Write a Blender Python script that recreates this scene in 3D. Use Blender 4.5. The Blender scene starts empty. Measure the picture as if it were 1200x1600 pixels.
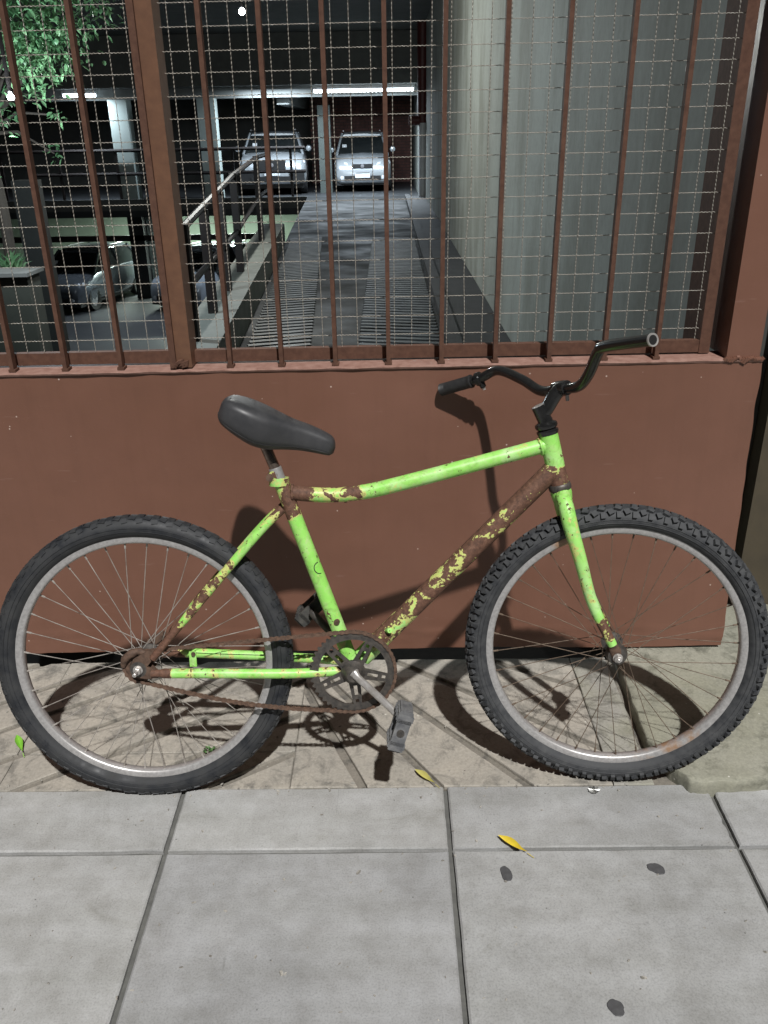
import bpy, math, random
from mathutils import Vector, Matrix
rnd = random.Random(7)
R = math.radians
S = bpy.context.scene
C = S.collection

# ------------------------------------------------------------------ camera
H = 1.385
FPX, PITCH, ROLL, YAW = 1304.0, R(24.49), R(-0.994), R(-0.586)
_fw = Vector((math.sin(YAW)*math.cos(PITCH), math.cos(YAW)*math.cos(PITCH), -math.sin(PITCH)))
_r0 = Vector((math.cos(YAW), -math.sin(YAW), 0)); _u0 = _r0.cross(_fw)
_rt = math.cos(ROLL)*_r0 + math.sin(ROLL)*_u0
_up = -math.sin(ROLL)*_r0 + math.cos(ROLL)*_u0
cd = bpy.data.cameras.new('camera'); cam = bpy.data.objects.new('camera', cd); C.objects.link(cam)
cd.sensor_fit = 'HORIZONTAL'; cd.sensor_width = 36.0; cd.lens = 36.0*FPX/1200.0
cd.clip_start = 0.05; cd.clip_end = 300
mw = Matrix.Identity(4)
for i in range(3):
    mw[i][0] = _rt[i]; mw[i][1] = _up[i]; mw[i][2] = -_fw[i]
mw[2][3] = H
cam.matrix_world = mw
S.camera = cam
CAM = Vector((0, 0, H))
def ray(x, y): return _fw + (x-600)/FPX*_rt - (y-800)/FPX*_up
def onY(x, y, Y): d = ray(x, y); return CAM + d*(Y/d.y)
def onZ(x, y, Z): d = ray(x, y); return CAM + d*((Z-H)/d.z)

# ------------------------------------------------------------------ world, sun, exposure
SUN = Vector((-0.165, 0.66, -1.0)).normalized()
w = bpy.data.worlds.new('World'); S.world = w; w.use_nodes = True
wn = w.node_tree.nodes; wl = w.node_tree.links
bg = wn['Background']
sky = wn.new('ShaderNodeTexSky'); sky.sky_type = 'NISHITA'; sky.sun_disc = False
sky.sun_elevation = math.asin(-SUN.z); sky.sun_rotation = math.atan2(-SUN.x, -SUN.y)
wl.new(sky.outputs[0], bg.inputs[0]); bg.inputs[1].default_value = 0.003
sd = bpy.data.lights.new('street_light', 'SUN'); so = bpy.data.objects.new('street_light', sd); C.objects.link(so)
sd.energy = 4.6; sd.angle = R(1.2); sd.color = (1.0, 0.985, 0.965)
so.rotation_euler = SUN.to_track_quat('-Z', 'Y').to_euler(); so.location = (0.6, -1.6, 5)
S.view_settings.view_transform = 'Standard'; S.view_settings.look = 'None'
S.view_settings.exposure = 0; S.view_settings.gamma = 1; S.view_settings.use_curve_mapping = False
S.render.engine = 'CYCLES'

# ------------------------------------------------------------------ materials
def newmat(name):
    m = bpy.data.materials.new(name); m.use_nodes = True
    nt = m.node_tree; b = nt.nodes['Principled BSDF']
    return m, nt.nodes, nt.links, b
def ramp(n, stops):
    r = n.new('ShaderNodeValToRGB'); e = r.color_ramp.elements
    while len(e) < len(stops): e.new(0.5)
    for k, (p, c) in enumerate(stops):
        e[k].position = p; e[k].color = (*c, 1) if len(c) == 3 else c
    return r
def noise(n, l, scale, detail=4, rough=0.6, coord='Object', vec=None, dist=0.0):
    if vec is None:
        tc = n.new('ShaderNodeTexCoord'); vec = tc.outputs[coord]
    t = n.new('ShaderNodeTexNoise'); t.inputs['Scale'].default_value = scale
    t.inputs['Detail'].default_value = detail; t.inputs['Roughness'].default_value = rough
    t.inputs['Distortion'].default_value = dist
    l.new(vec, t.inputs['Vector']); return t
def bump(n, l, b, src, strength, dist=0.002):
    u = n.new('ShaderNodeBump'); u.inputs['Strength'].default_value = strength; u.inputs['Distance'].default_value = dist
    l.new(src, u.inputs['Height']); l.new(u.outputs[0], b.inputs['Normal']); return u
def mix(n, l, fac, a, b, mode='MIX'):
    m = n.new('ShaderNodeMix'); m.data_type = 'RGBA'; m.blend_type = mode
    for s, v in ((m.inputs[0], fac), (m.inputs[6], a), (m.inputs[7], b)):
        if isinstance(v, (int, float)): s.default_value = v
        elif isinstance(v, tuple): s.default_value = (*v, 1)
        else: l.new(v, s)
    return m.outputs[2]
def plain(name, c1, c2=None, scale=20, rough=0.5, metal=0.0, bmp=0.0, bdist=0.001, spec=0.5, coord='Object', r2=None):
    m, n, l, b = newmat(name)
    b.inputs['Roughness'].default_value = rough; b.inputs['Metallic'].default_value = metal
    b.inputs['Specular IOR Level'].default_value = spec
    if c2 is None: c2 = tuple(v*0.8 for v in c1)
    t = noise(n, l, scale, 6, coord=coord)
    r = ramp(n, [(0.32, c1), (0.68, c2)]); l.new(t.outputs[0], r.inputs[0]); l.new(r.outputs[0], b.inputs['Base Color'])
    if r2 is not None:
        rr = ramp(n, [(0.35, (rough,)*3), (0.65, (r2,)*3)]); l.new(t.outputs[0], rr.inputs[0]); l.new(rr.outputs[0], b.inputs['Roughness'])
    if bmp: bump(n, l, b, t.outputs[0], bmp, bdist)
    return m
def emit(name, col, strength):
    m, n, l, b = newmat(name)
    b.inputs['Base Color'].default_value = (*col, 1)
    b.inputs['Emission Color'].default_value = (*col, 1); b.inputs['Emission Strength'].default_value = strength
    return m
M = {}
def m_concrete():
    m, n, l, b = newmat('pavement_concrete')
    tc = n.new('ShaderNodeTexCoord'); g = n.new('ShaderNodeNewGeometry')
    oi0 = n.new('ShaderNodeObjectInfo'); ofs = n.new('ShaderNodeVectorMath'); ofs.operation = 'MULTIPLY_ADD'; l.new(oi0.outputs['Random'], ofs.inputs[0]); ofs.inputs[1].default_value = (37, 23, 0); l.new(g.outputs['Position'], ofs.inputs[2]); v = ofs.outputs[0]
    big = noise(n, l, 2.2, 5, 0.6, vec=v, dist=0.5); mid = noise(n, l, 14, 6, 0.65, vec=v); fine = noise(n, l, 260, 3, 0.7, vec=v)
    mp = n.new('ShaderNodeMapping'); mp.inputs['Scale'].default_value = (1.2, 9, 1); l.new(v, mp.inputs['Vector'])
    streak = noise(n, l, 1.6, 5, 0.6, vec=mp.outputs[0])
    c = ramp(n, [(0.3, (0.315, 0.318, 0.320)), (0.7, (0.41, 0.412, 0.412))]); l.new(big.outputs[0], c.inputs[0])
    c2 = ramp(n, [(0.3, (0.76, 0.75, 0.73)), (0.62, (1, 1, 1))]); l.new(mid.outputs[0], c2.inputs[0])
    c3 = ramp(n, [(0.25, (0.72, 0.72, 0.72)), (0.5, (1, 1, 1)), (0.8, (1.12, 1.12, 1.12))]); l.new(fine.outputs[0], c3.inputs[0])
    c4 = ramp(n, [(0.3, (0.86, 0.86, 0.84)), (0.6, (1, 1, 1))]); l.new(streak.outputs[0], c4.inputs[0])
    vo = n.new('ShaderNodeTexVoronoi'); vo.inputs['Scale'].default_value = 42; l.new(v, vo.inputs['Vector'])
    pit = ramp(n, [(0.05, (0.35, 0.35, 0.34)), (0.085, (1, 1, 1))]); l.new(vo.outputs['Distance'], pit.inputs[0])
    gate = ramp(n, [(0.55, (0, 0, 0)), (0.6, (1, 1, 1))]); gn = noise(n, l, 5.5, 2, vec=v); l.new(gn.outputs[0], gate.inputs[0])
    x = mix(n, l, 1.0, c.outputs[0], c2.outputs[0], 'MULTIPLY'); x = mix(n, l, 1.0, x, c3.outputs[0], 'MULTIPLY')
    x = mix(n, l, 1.0, x, c4.outputs[0], 'MULTIPLY')
    oi = n.new('ShaderNodeObjectInfo'); ov = ramp(n, [(0.0, (0.88, 0.88, 0.89)), (0.5, (0.98, 0.98, 0.97)), (1.0, (1.06, 1.055, 1.04))]); l.new(oi.outputs['Random'], ov.inputs[0])
    x = mix(n, l, 1.0, x, ov.outputs[0], 'MULTIPLY')
    stn_ = noise(n, l, 3.4, 7, 0.7, vec=v, dist=1.2); sr_ = ramp(n, [(0.60, (1, 1, 1)), (0.70, (0.80, 0.79, 0.76))]); l.new(stn_.outputs[0], sr_.inputs[0])
    x = mix(n, l, 1.0, x, sr_.outputs[0], 'MULTIPLY')
    mp2 = n.new('ShaderNodeMapping'); mp2.inputs['Scale'].default_value = (40, 3, 1); mp2.inputs['Rotation'].default_value = (0, 0, 0.7); l.new(v, mp2.inputs['Vector'])
    scn = noise(n, l, 1.5, 3, 0.5, vec=mp2.outputs[0]); sc2 = ramp(n, [(0.70, (1, 1, 1)), (0.74, (0.84, 0.84, 0.83))]); l.new(scn.outputs[0], sc2.inputs[0])
    x = mix(n, l, 1.0, x, sc2.outputs[0], 'MULTIPLY')
    xp = mix(n, l, 1.0, x, pit.outputs[0], 'MULTIPLY'); x = mix(n, l, gate.outputs[0], x, xp)
    l.new(x, b.inputs['Base Color']); b.inputs['Roughness'].default_value = 0.75
    bump(n, l, b, fine.outputs[0], 0.25, 0.0012)
    return m
M['slab'] = m_concrete()
def m_stone(name, ca, cb, cdirt, moss=None):
    m, n, l, b = newmat(name)
    g = n.new('ShaderNodeNewGeometry'); v = g.outputs['Position']
    big = noise(n, l, 6, 6, 0.65, vec=v, dist=0.4); fine = noise(n, l, 130, 4, 0.7, vec=v); dirt = noise(n, l, 17, 7, 0.7, vec=v, dist=0.6)
    c = ramp(n, [(0.3, ca), (0.7, cb)]); l.new(big.outputs[0], c.inputs[0])
    d = ramp(n, [(0.34, (1, 1, 1)), (0.5, (0, 0, 0))]); l.new(dirt.outputs[0], d.inputs[0])
    x = mix(n, l, d.outputs[0], c.outputs[0], cdirt)
    if moss:
        mo = noise(n, l, 4.3, 5, 0.6, vec=v); mr = ramp(n, [(0.48, (0, 0, 0)), (0.66, (0.8, 0.8, 0.8))]); l.new(mo.outputs[0], mr.inputs[0])
        x = mix(n, l, mr.outputs[0], x, moss)
    f = ramp(n, [(0.25, (0.75, 0.75, 0.75)), (0.7, (1.1, 1.1, 1.1))]); l.new(fine.outputs[0], f.inputs[0])
    x = mix(n, l, 1.0, x, f.outputs[0], 'MULTIPLY')
    vo = n.new('ShaderNodeTexVoronoi'); vo.inputs['Scale'].default_value = 30; l.new(v, vo.inputs['Vector'])
    sp = ramp(n, [(0.055, (1, 1, 1)), (0.08, (0, 0, 0))]); l.new(vo.outputs['Distance'], sp.inputs[0])
    sg = ramp(n, [(0.6, (0, 0, 0)), (0.62, (1, 1, 1))]); l.new(noise(n, l, 9, 1, vec=v).outputs[0], sg.inputs[0])
    sm = mix(n, l, 1.0, sp.outputs[0], sg.outputs[0], 'MULTIPLY')
    x = mix(n, l, sm, x, (0.55, 0.54, 0.48))
    l.new(x, b.inputs['Base Color']); b.inputs['Roughness'].default_value = 0.8
    bump(n, l, b, fine.outputs[0], 0.5, 0.002); return m
M['tile'] = m_stone('paving_stone', (0.39, 0.355, 0.30), (0.285, 0.268, 0.235), (0.17, 0.16, 0.14))
M['tile_grey'] = m_stone('paving_stone_grey', (0.32, 0.31, 0.28), (0.26, 0.25, 0.22), (0.15, 0.145, 0.125), (0.27, 0.265, 0.2))
M['groove'] = m_stone('groove_cement', (0.17, 0.155, 0.13), (0.21, 0.19, 0.16), (0.09, 0.085, 0.075))
M['patch'] = m_stone('patch_concrete', (0.31, 0.305, 0.25), (0.23, 0.23, 0.185), (0.13, 0.13, 0.10), (0.27, 0.265, 0.20))
M['joint'] = plain('joint_mortar', (0.085, 0.085, 0.08), (0.13, 0.13, 0.12), 40, 0.9)
M['soil'] = plain('dark_soil', (0.02, 0.018, 0.015), (0.035, 0.03, 0.025), 30, 0.95)
def m_wall():
    m, n, l, b = newmat('brown_paint')
    g = n.new('ShaderNodeNewGeometry'); v = g.outputs['Position']
    big = noise(n, l, 1.7, 4, 0.55, vec=v); mid = noise(n, l, 9, 5, 0.6, vec=v)
    c = ramp(n, [(0.3, (0.156, 0.073, 0.047)), (0.7, (0.186, 0.089, 0.061))]); l.new(big.outputs[0], c.inputs[0])
    c2 = ramp(n, [(0.3, (0.95, 0.95, 0.95)), (0.65, (1.02, 1.02, 1.02))]); l.new(mid.outputs[0], c2.inputs[0])
    x = mix(n, l, 1.0, c.outputs[0], c2.outputs[0], 'MULTIPLY')
    vo = n.new('ShaderNodeTexVoronoi'); vo.inputs['Scale'].default_value = 26; l.new(v, vo.inputs['Vector'])
    sp = ramp(n, [(0.042, (1, 1, 1)), (0.062, (0, 0, 0))]); l.new(vo.outputs['Distance'], sp.inputs[0])
    sg = ramp(n, [(0.50, (0, 0, 0)), (0.52, (1, 1, 1))]); l.new(noise(n, l, 13, 1, vec=v).outputs[0], sg.inputs[0])
    sm = mix(n, l, 1.0, sp.outputs[0], sg.outputs[0], 'MULTIPLY')
    x = mix(n, l, sm, x, (0.5, 0.4, 0.34))
    mps = n.new('ShaderNodeMapping'); mps.inputs['Scale'].default_value = (6, 6, 60); mps.inputs['Rotation'].default_value = (0, 0.5, 0); l.new(v, mps.inputs['Vector'])
    ss_ = noise(n, l, 1.6, 3, 0.5, vec=mps.outputs[0]); s2_ = ramp(n, [(0.70, (0, 0, 0)), (0.75, (0.35, 0.35, 0.35))]); l.new(ss_.outputs[0], s2_.inputs[0])
    x = mix(n, l, s2_.outputs[0], x, (0.25, 0.15, 0.12))
    # rain streaks and scuffs
    mp = n.new('ShaderNodeMapping'); mp.inputs['Scale'].default_value = (14, 14, 0.9); l.new(v, mp.inputs['Vector'])
    st = noise(n, l, 2.0, 5, 0.6, vec=mp.outputs[0]); sr = ramp(n, [(0.30, (0.95, 0.95, 0.95)), (0.5, (1, 1, 1))]); l.new(st.outputs[0], sr.inputs[0])
    x = mix(n, l, 1.0, x, sr.outputs[0], 'MULTIPLY')
    l.new(x, b.inputs['Base Color'])
    rr = ramp(n, [(0.3, (0.36,)*3), (0.7, (0.48,)*3)]); l.new(mid.outputs[0], rr.inputs[0]); l.new(rr.outputs[0], b.inputs['Roughness'])
    fine = noise(n, l, 55, 4, 0.6, vec=v); bump(n, l, b, fine.outputs[0], 0.18, 0.002)
    return m
M['brown'] = m_wall()
M['brown_bar'] = plain('brown_bar_paint', (0.125, 0.067, 0.047), (0.085, 0.045, 0.033), 60, 0.7, bmp=0.3, spec=0.08)
M['brown_post'] = plain('ochre_brown_post_paint', (0.160, 0.080, 0.046), (0.12, 0.060, 0.036), 40, 0.45, bmp=0.3)
M['wire'] = plain('dull_wire', (0.42, 0.39, 0.34), (0.22, 0.20, 0.17), 90, 0.5, 0.1)
M['olive'] = plain('olive_render', (0.075, 0.060, 0.036), (0.05, 0.041, 0.027), 9, 0.8, bmp=0.4, bdist=0.004)
# bicycle
def m_frame():
    m, n, l, b = newmat('chipped_green_paint')
    at = n.new('ShaderNodeAttribute'); at.attribute_name = 'wear'
    tc = n.new('ShaderNodeTexCoord'); v = tc.outputs['Object']
    big = noise(n, l, 34, 5, 0.62, vec=v, dist=0.7); small = noise(n, l, 170, 4, 0.6, vec=v)
    ad = n.new('ShaderNodeMath'); ad.operation = 'MULTIPLY_ADD'; l.new(small.outputs[0], ad.inputs[0]); ad.inputs[1].default_value = 0.3; l.new(big.outputs[0], ad.inputs[2])
    sm = n.new('ShaderNodeMath'); sm.operation = 'ADD'; l.new(ad.outputs[0], sm.inputs[0]); l.new(at.outputs['Fac'], sm.inputs[1])
    # sm ~0.65 mean at wear 0 ; rust where > 1.0
    rust_f = ramp(n, [(0.995, (0, 0, 0)), (1.0, (1, 1, 1))])
    sub = n.new('ShaderNodeMath'); sub.operation = 'MULTIPLY'; l.new(sm.outputs[0], sub.inputs[0]); sub.inputs[1].default_value = 1.0
    def step(lo, hi):
        mr = n.new('ShaderNodeMapRange'); mr.inputs[1].default_value = lo; mr.inputs[2].default_value = hi; l.new(sub.outputs[0], mr.inputs[0]); return mr.outputs[0]
    rust = step(1.0, 1.012); under = step(0.88, 0.95)
    g = ramp(n, [(0.3, (0.22, 0.62, 0.08)), (0.5, (0.32, 0.70, 0.14)), (0.7, (0.46, 0.76, 0.30))]); l.new(noise(n, l, 9, 5, 0.65, vec=v, dist=0.8).outputs[0], g.inputs[0])
    scuff = ramp(n, [(0.50, (0, 0, 0)), (0.68, (0.6, 0.6, 0.6))]); l.new(noise(n, l, 60, 6, 0.7, vec=v).outputs[0], scuff.inputs[0])
    green = mix(n, l, scuff.outputs[0], g.outputs[0], (0.50, 0.62, 0.30))
    rc = ramp(n, [(0.3, (0.055, 0.026, 0.016)), (0.55, (0.13, 0.062, 0.038)), (0.75, (0.21, 0.115, 0.075))]); l.new(noise(n, l, 120, 6, 0.7, vec=v).outputs[0], rc.inputs[0])
    cn = noise(n, l, 95, 5, 0.6, vec=v, dist=0.4); cz = noise(n, l, 14, 3, 0.5, vec=v)
    ca_ = n.new('ShaderNodeMath'); ca_.operation = 'MULTIPLY_ADD'; l.new(cz.outputs[0], ca_.inputs[0]); ca_.inputs[1].default_value = 0.45; l.new(cn.outputs[0], ca_.inputs[2])
    cr_ = n.new('ShaderNodeMapRange'); cr_.inputs[1].default_value = 0.865; cr_.inputs[2].default_value = 0.885; l.new(ca_.outputs[0], cr_.inputs[0])
    mx_ = n.new('ShaderNodeMath'); mx_.operation = 'MAXIMUM'; l.new(rust, mx_.inputs[0]); l.new(cr_.outputs[0], mx_.inputs[1]); rust = mx_.outputs[0]
    gr = ramp(n, [(0.50, (0, 0, 0)), (0.70, (0.6, 0.6, 0.6))]); l.new(noise(n, l, 38, 7, 0.75, vec=v, dist=0.8).outputs[0], gr.inputs[0])
    green = mix(n, l, gr.outputs[0], green, (0.16, 0.22, 0.07))
    x = mix(n, l, under, green, (0.54, 0.56, 0.18)); x = mix(n, l, rust, x, rc.outputs[0])
    l.new(x, b.inputs['Base Color'])
    rr = n.new('ShaderNodeMapRange'); l.new(rust, rr.inputs[0]); rr.inputs[3].default_value = 0.42; rr.inputs[4].default_value = 0.75; l.new(rr.outputs[0], b.inputs['Roughness'])
    inv = n.new('ShaderNodeMath'); inv.operation = 'SUBTRACT'; inv.inputs[0].default_value = 1; l.new(rust, inv.inputs[1])
    h = n.new('ShaderNodeMath'); h.operation = 'MULTIPLY_ADD'; l.new(small.outputs[0], h.inputs[0]); h.inputs[1].default_value = 0.15; l.new(inv.outputs[0], h.inputs[2])
    bump(n, l, b, h.outputs[0], 0.5, 0.0008)
    return m
M['frame'] = m_frame()
M['tyre'] = plain('dusty_rubber', (0.022, 0.024, 0.028), (0.062, 0.064, 0.066), 46, 0.62, bmp=0.35, bdist=0.001, r2=0.85)
M['tyre_old'] = plain('worn_rubber', (0.011, 0.013, 0.017), (0.036, 0.037, 0.038), 30, 0.5, bmp=0.35, bdist=0.001, r2=0.85)
def m_rim(name, rust):
    m, n, l, b = newmat(name)
    tc = n.new('ShaderNodeTexCoord'); v = tc.outputs['Object']
    at = n.new('ShaderNodeAttribute'); at.attribute_name = 'wear'
    t = noise(n, l, 26, 6, 0.65, vec=v); ad = n.new('ShaderNodeMath'); ad.operation = 'ADD'; l.new(t.outputs[0], ad.inputs[0]); l.new(at.outputs['Fac'], ad.inputs[1])
    f = ramp(n, [(rust, (0, 0, 0)), (min(rust+0.22, 1), (1, 1, 1))]); l.new(ad.outputs[0], f.inputs[0])
    t2 = noise(n, l, 140, 4, 0.6, vec=v); c = ramp(n, [(0.3, (0.37, 0.36, 0.355)), (0.7, (0.53, 0.52, 0.51))]); l.new(t2.outputs[0], c.inputs[0])
    x = mix(n, l, f.outputs[0], c.outputs[0], (0.30, 0.19, 0.12)); l.new(x, b.inputs['Base Color'])
    mm = n.new('ShaderNodeMapRange'); l.new(f.outputs[0], mm.inputs[0]); mm.inputs[3].default_value = 0.5; mm.inputs[4].default_value = 0.1; l.new(mm.outputs[0], b.inputs['Metallic'])
    b.inputs['Roughness'].default_value = 0.38; bump(n, l, b, t2.outputs[0], 0.15, 0.0006); return m
M['rim'] = m_rim('dull_alloy_rim', 0.74); M['rim_rust'] = m_rim('rusted_chrome_rim', 0.7)
M['spoke'] = plain('bright_spoke', (0.52, 0.49, 0.45), (0.22, 0.19, 0.165), 26, 0.4, 0.4)
M['spoke_rust'] = plain('rusted_spoke', (0.10, 0.07, 0.05), (0.20, 0.15, 0.11), 70, 0.6, 0.3)
M['rust'] = plain('rusted_steel', (0.055, 0.033, 0.023), (0.14, 0.085, 0.058), 90, 0.75, 0.15, bmp=0.5)
M['dark_steel'] = plain('dirty_dark_steel', (0.055, 0.052, 0.05), (0.13, 0.115, 0.10), 90, 0.5, 0.5, bmp=0.3)
M['steel'] = plain('scratched_steel', (0.60, 0.58, 0.56), (0.42, 0.39, 0.36), 80, 0.33, 0.6, bmp=0.1)
M['black'] = plain('gloss_black_paint', (0.010, 0.010, 0.010), (0.017, 0.017, 0.017), 60, 0.22, spec=0.6)
M['rubber'] = plain('black_rubber', (0.016, 0.016, 0.017), (0.03, 0.03, 0.03), 90, 0.55, bmp=0.2)
M['saddle'] = plain('black_vinyl', (0.026, 0.027, 0.030), (0.055, 0.055, 0.058), 16, 0.42, bmp=0.2, bdist=0.0015, r2=0.6)
M['pedal'] = plain('grey_worn_plastic', (0.075, 0.078, 0.085), (0.20, 0.20, 0.20), 38, 0.6, bmp=0.4)
M['pedal_dark'] = plain('black_dirty_plastic', (0.025, 0.025, 0.026), (0.09, 0.085, 0.075), 45, 0.65, bmp=0.4)
M['decal_bore_dark'] = plain('decal_bore_dark', (0.02, 0.02, 0.02), rough=0.4); M['decal_pale'] = plain('decal_pale', (0.45, 0.75, 0.4), rough=0.4)

# ------------------------------------------------------------------ mesh helpers
class MB:
    def __init__(s): s.v = []; s.f = []; s.w = []
    def add(s, vs, fs, w=0.0):
        o = len(s.v); s.v += [tuple(p) for p in vs]; s.f += [tuple(i+o for i in f) for f in fs]
        s.w += list(w) if isinstance(w, (list, tuple)) else [w]*len(vs); return s
    def box(s, a, b, bev=0.0):
        x0, x1 = sorted((a[0], b[0])); y0, y1 = sorted((a[1], b[1])); z0, z1 = sorted((a[2], b[2]))
        if bev <= 0:
            return s.add([(x, y, z) for z in (z0, z1) for y in (y0, y1) for x in (x0, x1)],
                         [(0, 2, 3, 1), (4, 5, 7, 6), (0, 1, 5, 4), (2, 6, 7, 3), (0, 4, 6, 2), (1, 3, 7, 5)])
        return s.prism([(x0, y0), (x1, y0), (x1, y1), (x0, y1)], z0, z1, bev)
    def prism(s, poly, z0, z1, bev=0.0, topz=None):
        n = len(poly); cx = sum(p[0] for p in poly)/n; cy = sum(p[1] for p in poly)/n
        area = sum(poly[i][0]*poly[(i+1) % n][1]-poly[(i+1) % n][0]*poly[i][1] for i in range(n))
        if area < 0: poly = poly[::-1]
        def inset(p, d):
            r = math.hypot(p[0]-cx, p[1]-cy) or 1; return (p[0]+(cx-p[0])*d/r*1.3, p[1]+(cy-p[1])*d/r*1.3)
        rings = [[(p[0], p[1], z0) for p in poly]]
        if bev > 0:
            rings.append([(p[0], p[1], z1-bev) for p in poly]); rings.append([(*inset(p, bev), z1) for p in poly])
        else: rings.append([(p[0], p[1], z1) for p in poly])
        vs = [q for r in rings for q in r]; fs = [tuple(range(n))[::-1], tuple(range((len(rings)-1)*n, len(rings)*n))]
        for k in range(len(rings)-1):
            for i in range(n): j = (i+1) % n; fs.append((k*n+i, k*n+j, (k+1)*n+j, (k+1)*n+i))
        return s.add(vs, fs)
    def obox(s, c, ax, ay, az, hx, hy, hz):
        c, ax, ay, az = Vector(c), Vector(ax).normalized(), Vector(ay).normalized(), Vector(az).normalized()
        vs = [c+ax*(i*hx)+ay*(j*hy)+az*(k*hz) for k in (-1, 1) for j in (-1, 1) for i in (-1, 1)]
        return s.add(vs, [(0, 2, 3, 1), (4, 5, 7, 6), (0, 1, 5, 4), (2, 6, 7, 3), (0, 4, 6, 2), (1, 3, 7, 5)])
    def tube(s, pts, rad, seg=10, wear=None, cap=True, closed=False, flat=1.0, up=None):
        pts = [Vector(p) for p in pts]; n = len(pts)
        rad = rad if isinstance(rad, (list, tuple)) else [rad]*n
        vs = []; ws = []; prev = None
        for i, p in enumerate(pts):
            if closed: t = pts[(i+1) % n]-pts[i-1]
            else: t = pts[min(i+1, n-1)]-pts[max(i-1, 0)]
            t = t.normalized()
            if prev is None:
                a = Vector(up) if up else (Vector((0, 0, 1)) if abs(t.z) < 0.9 else Vector((1, 0, 0)))
                a = (a-t*a.dot(t)).normalized()
            else: a = (prev-t*prev.dot(t)).normalized()
            prev = a; bb = t.cross(a)
            for k in range(seg):
                th = 2*math.pi*k/seg; vs.append(p+a*(rad[i]*math.cos(th))+bb*(rad[i]*flat*math.sin(th)))
                ws.append(wear(i/(n-1), th) if wear else 0.0)
        fs = []
        for i in range(n if closed else n-1):
            i2 = (i+1) % n
            for k in range(seg): k2 = (k+1) % seg; fs.append((i*seg+k, i*seg+k2, i2*seg+k2, i2*seg+k))
        if cap and not closed: fs.append(tuple(range(seg))[::-1]); fs.append(tuple((n-1)*seg+k for k in range(seg)))
        return s.add(vs, fs, ws)
    def lathe(s, prof, seg=24, origin=(0, 0, 0), axis='y', closed=False, wear=None):
        vs = []; ws = []; n = len(prof); o = Vector(origin)
        for k in range(seg):
            th = 2*math.pi*k/seg; c, d = math.cos(th), math.sin(th)
            for r, h in prof:
                p = {'y': Vector((r*c, h, r*d)), 'z': Vector((r*c, r*d, h)), 'x': Vector((h, r*c, r*d))}[axis]
                vs.append(o+p); ws.append(wear(th) if wear else 0.0)
        fs = []; m = n if closed else n-1
        for k in range(seg):
            k2 = (k+1) % seg
            for i in range(m): j = (i+1) % n; fs.append((k*n+i, k*n+j, k2*n+j, k2*n+i))
        return s.add(vs, fs, ws)
    def mesh(s, name, mat, smooth=False):
        me = bpy.data.meshes.new(name); me.from_pydata(s.v, [], s.f); me.validate(); me.update()
        if mat: me.materials.append(mat if not isinstance(mat, str) else M[mat])
        if smooth:
            me.polygons.foreach_set('use_smooth', [True]*len(me.polygons))
            try: me.set_sharp_from_angle(angle=R(smooth if smooth > 1 else 40))
            except Exception: pass
        if any(s.w):
            a = me.attributes.new('wear', 'FLOAT', 'POINT'); a.data.foreach_set('value', s.w)
        return me
    def build(s, name, mat, parent=None, smooth=False, loc=None):
        return link(name, s.mesh(name, mat, smooth), parent, loc)
def link(name, me, parent=None, loc=None):
    o = bpy.data.objects.new(name, me); C.objects.link(o)
    if parent: o.parent = parent
    if loc: o.location = loc
    return o
def tag(o, label=None, cat=None, group=None, kind=None):
    if label: o['label'] = label
    if cat: o['category'] = cat
    if group: o['group'] = group
    if kind: o['kind'] = kind
    return o
def empty(name, loc=(0, 0, 0)):
    o = bpy.data.objects.new(name, None); o.empty_display_size = 0.1; o.location = loc; C.objects.link(o); return o
def spline(pts, n=8):
    P = [Vector(p) for p in pts]; out = []
    for i in range(len(P)-1):
        p0, p1, p2, p3 = P[max(i-1, 0)], P[i], P[i+1], P[min(i+2, len(P)-1)]
        for k in range(n):
            t = k/n; out.append(0.5*((2*p1)+(p2-p0)*t+(2*p0-5*p1+4*p2-p3)*t*t+(3*p1-p0-3*p2+p3)*t**3))
    out.append(P[-1]); return out
def clip(poly, a, b, off=0.0):
    """keep the part of a convex polygon left of line a->b shifted by off"""
    nx, ny = -(b[1]-a[1]), b[0]-a[0]; L = math.hypot(nx, ny); nx /= L; ny /= L
    f = lambda p: (p[0]-a[0])*nx+(p[1]-a[1])*ny-off
    out = []
    for i in range(len(poly)):
        p, q = poly[i], poly[(i+1) % len(poly)]; fp, fq = f(p), f(q)
        if fp >= 0: out.append(p)
        if fp*fq < 0: t = fp/(fp-fq); out.append((p[0]+(q[0]-p[0])*t, p[1]+(q[1]-p[1])*t))
    return out

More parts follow.
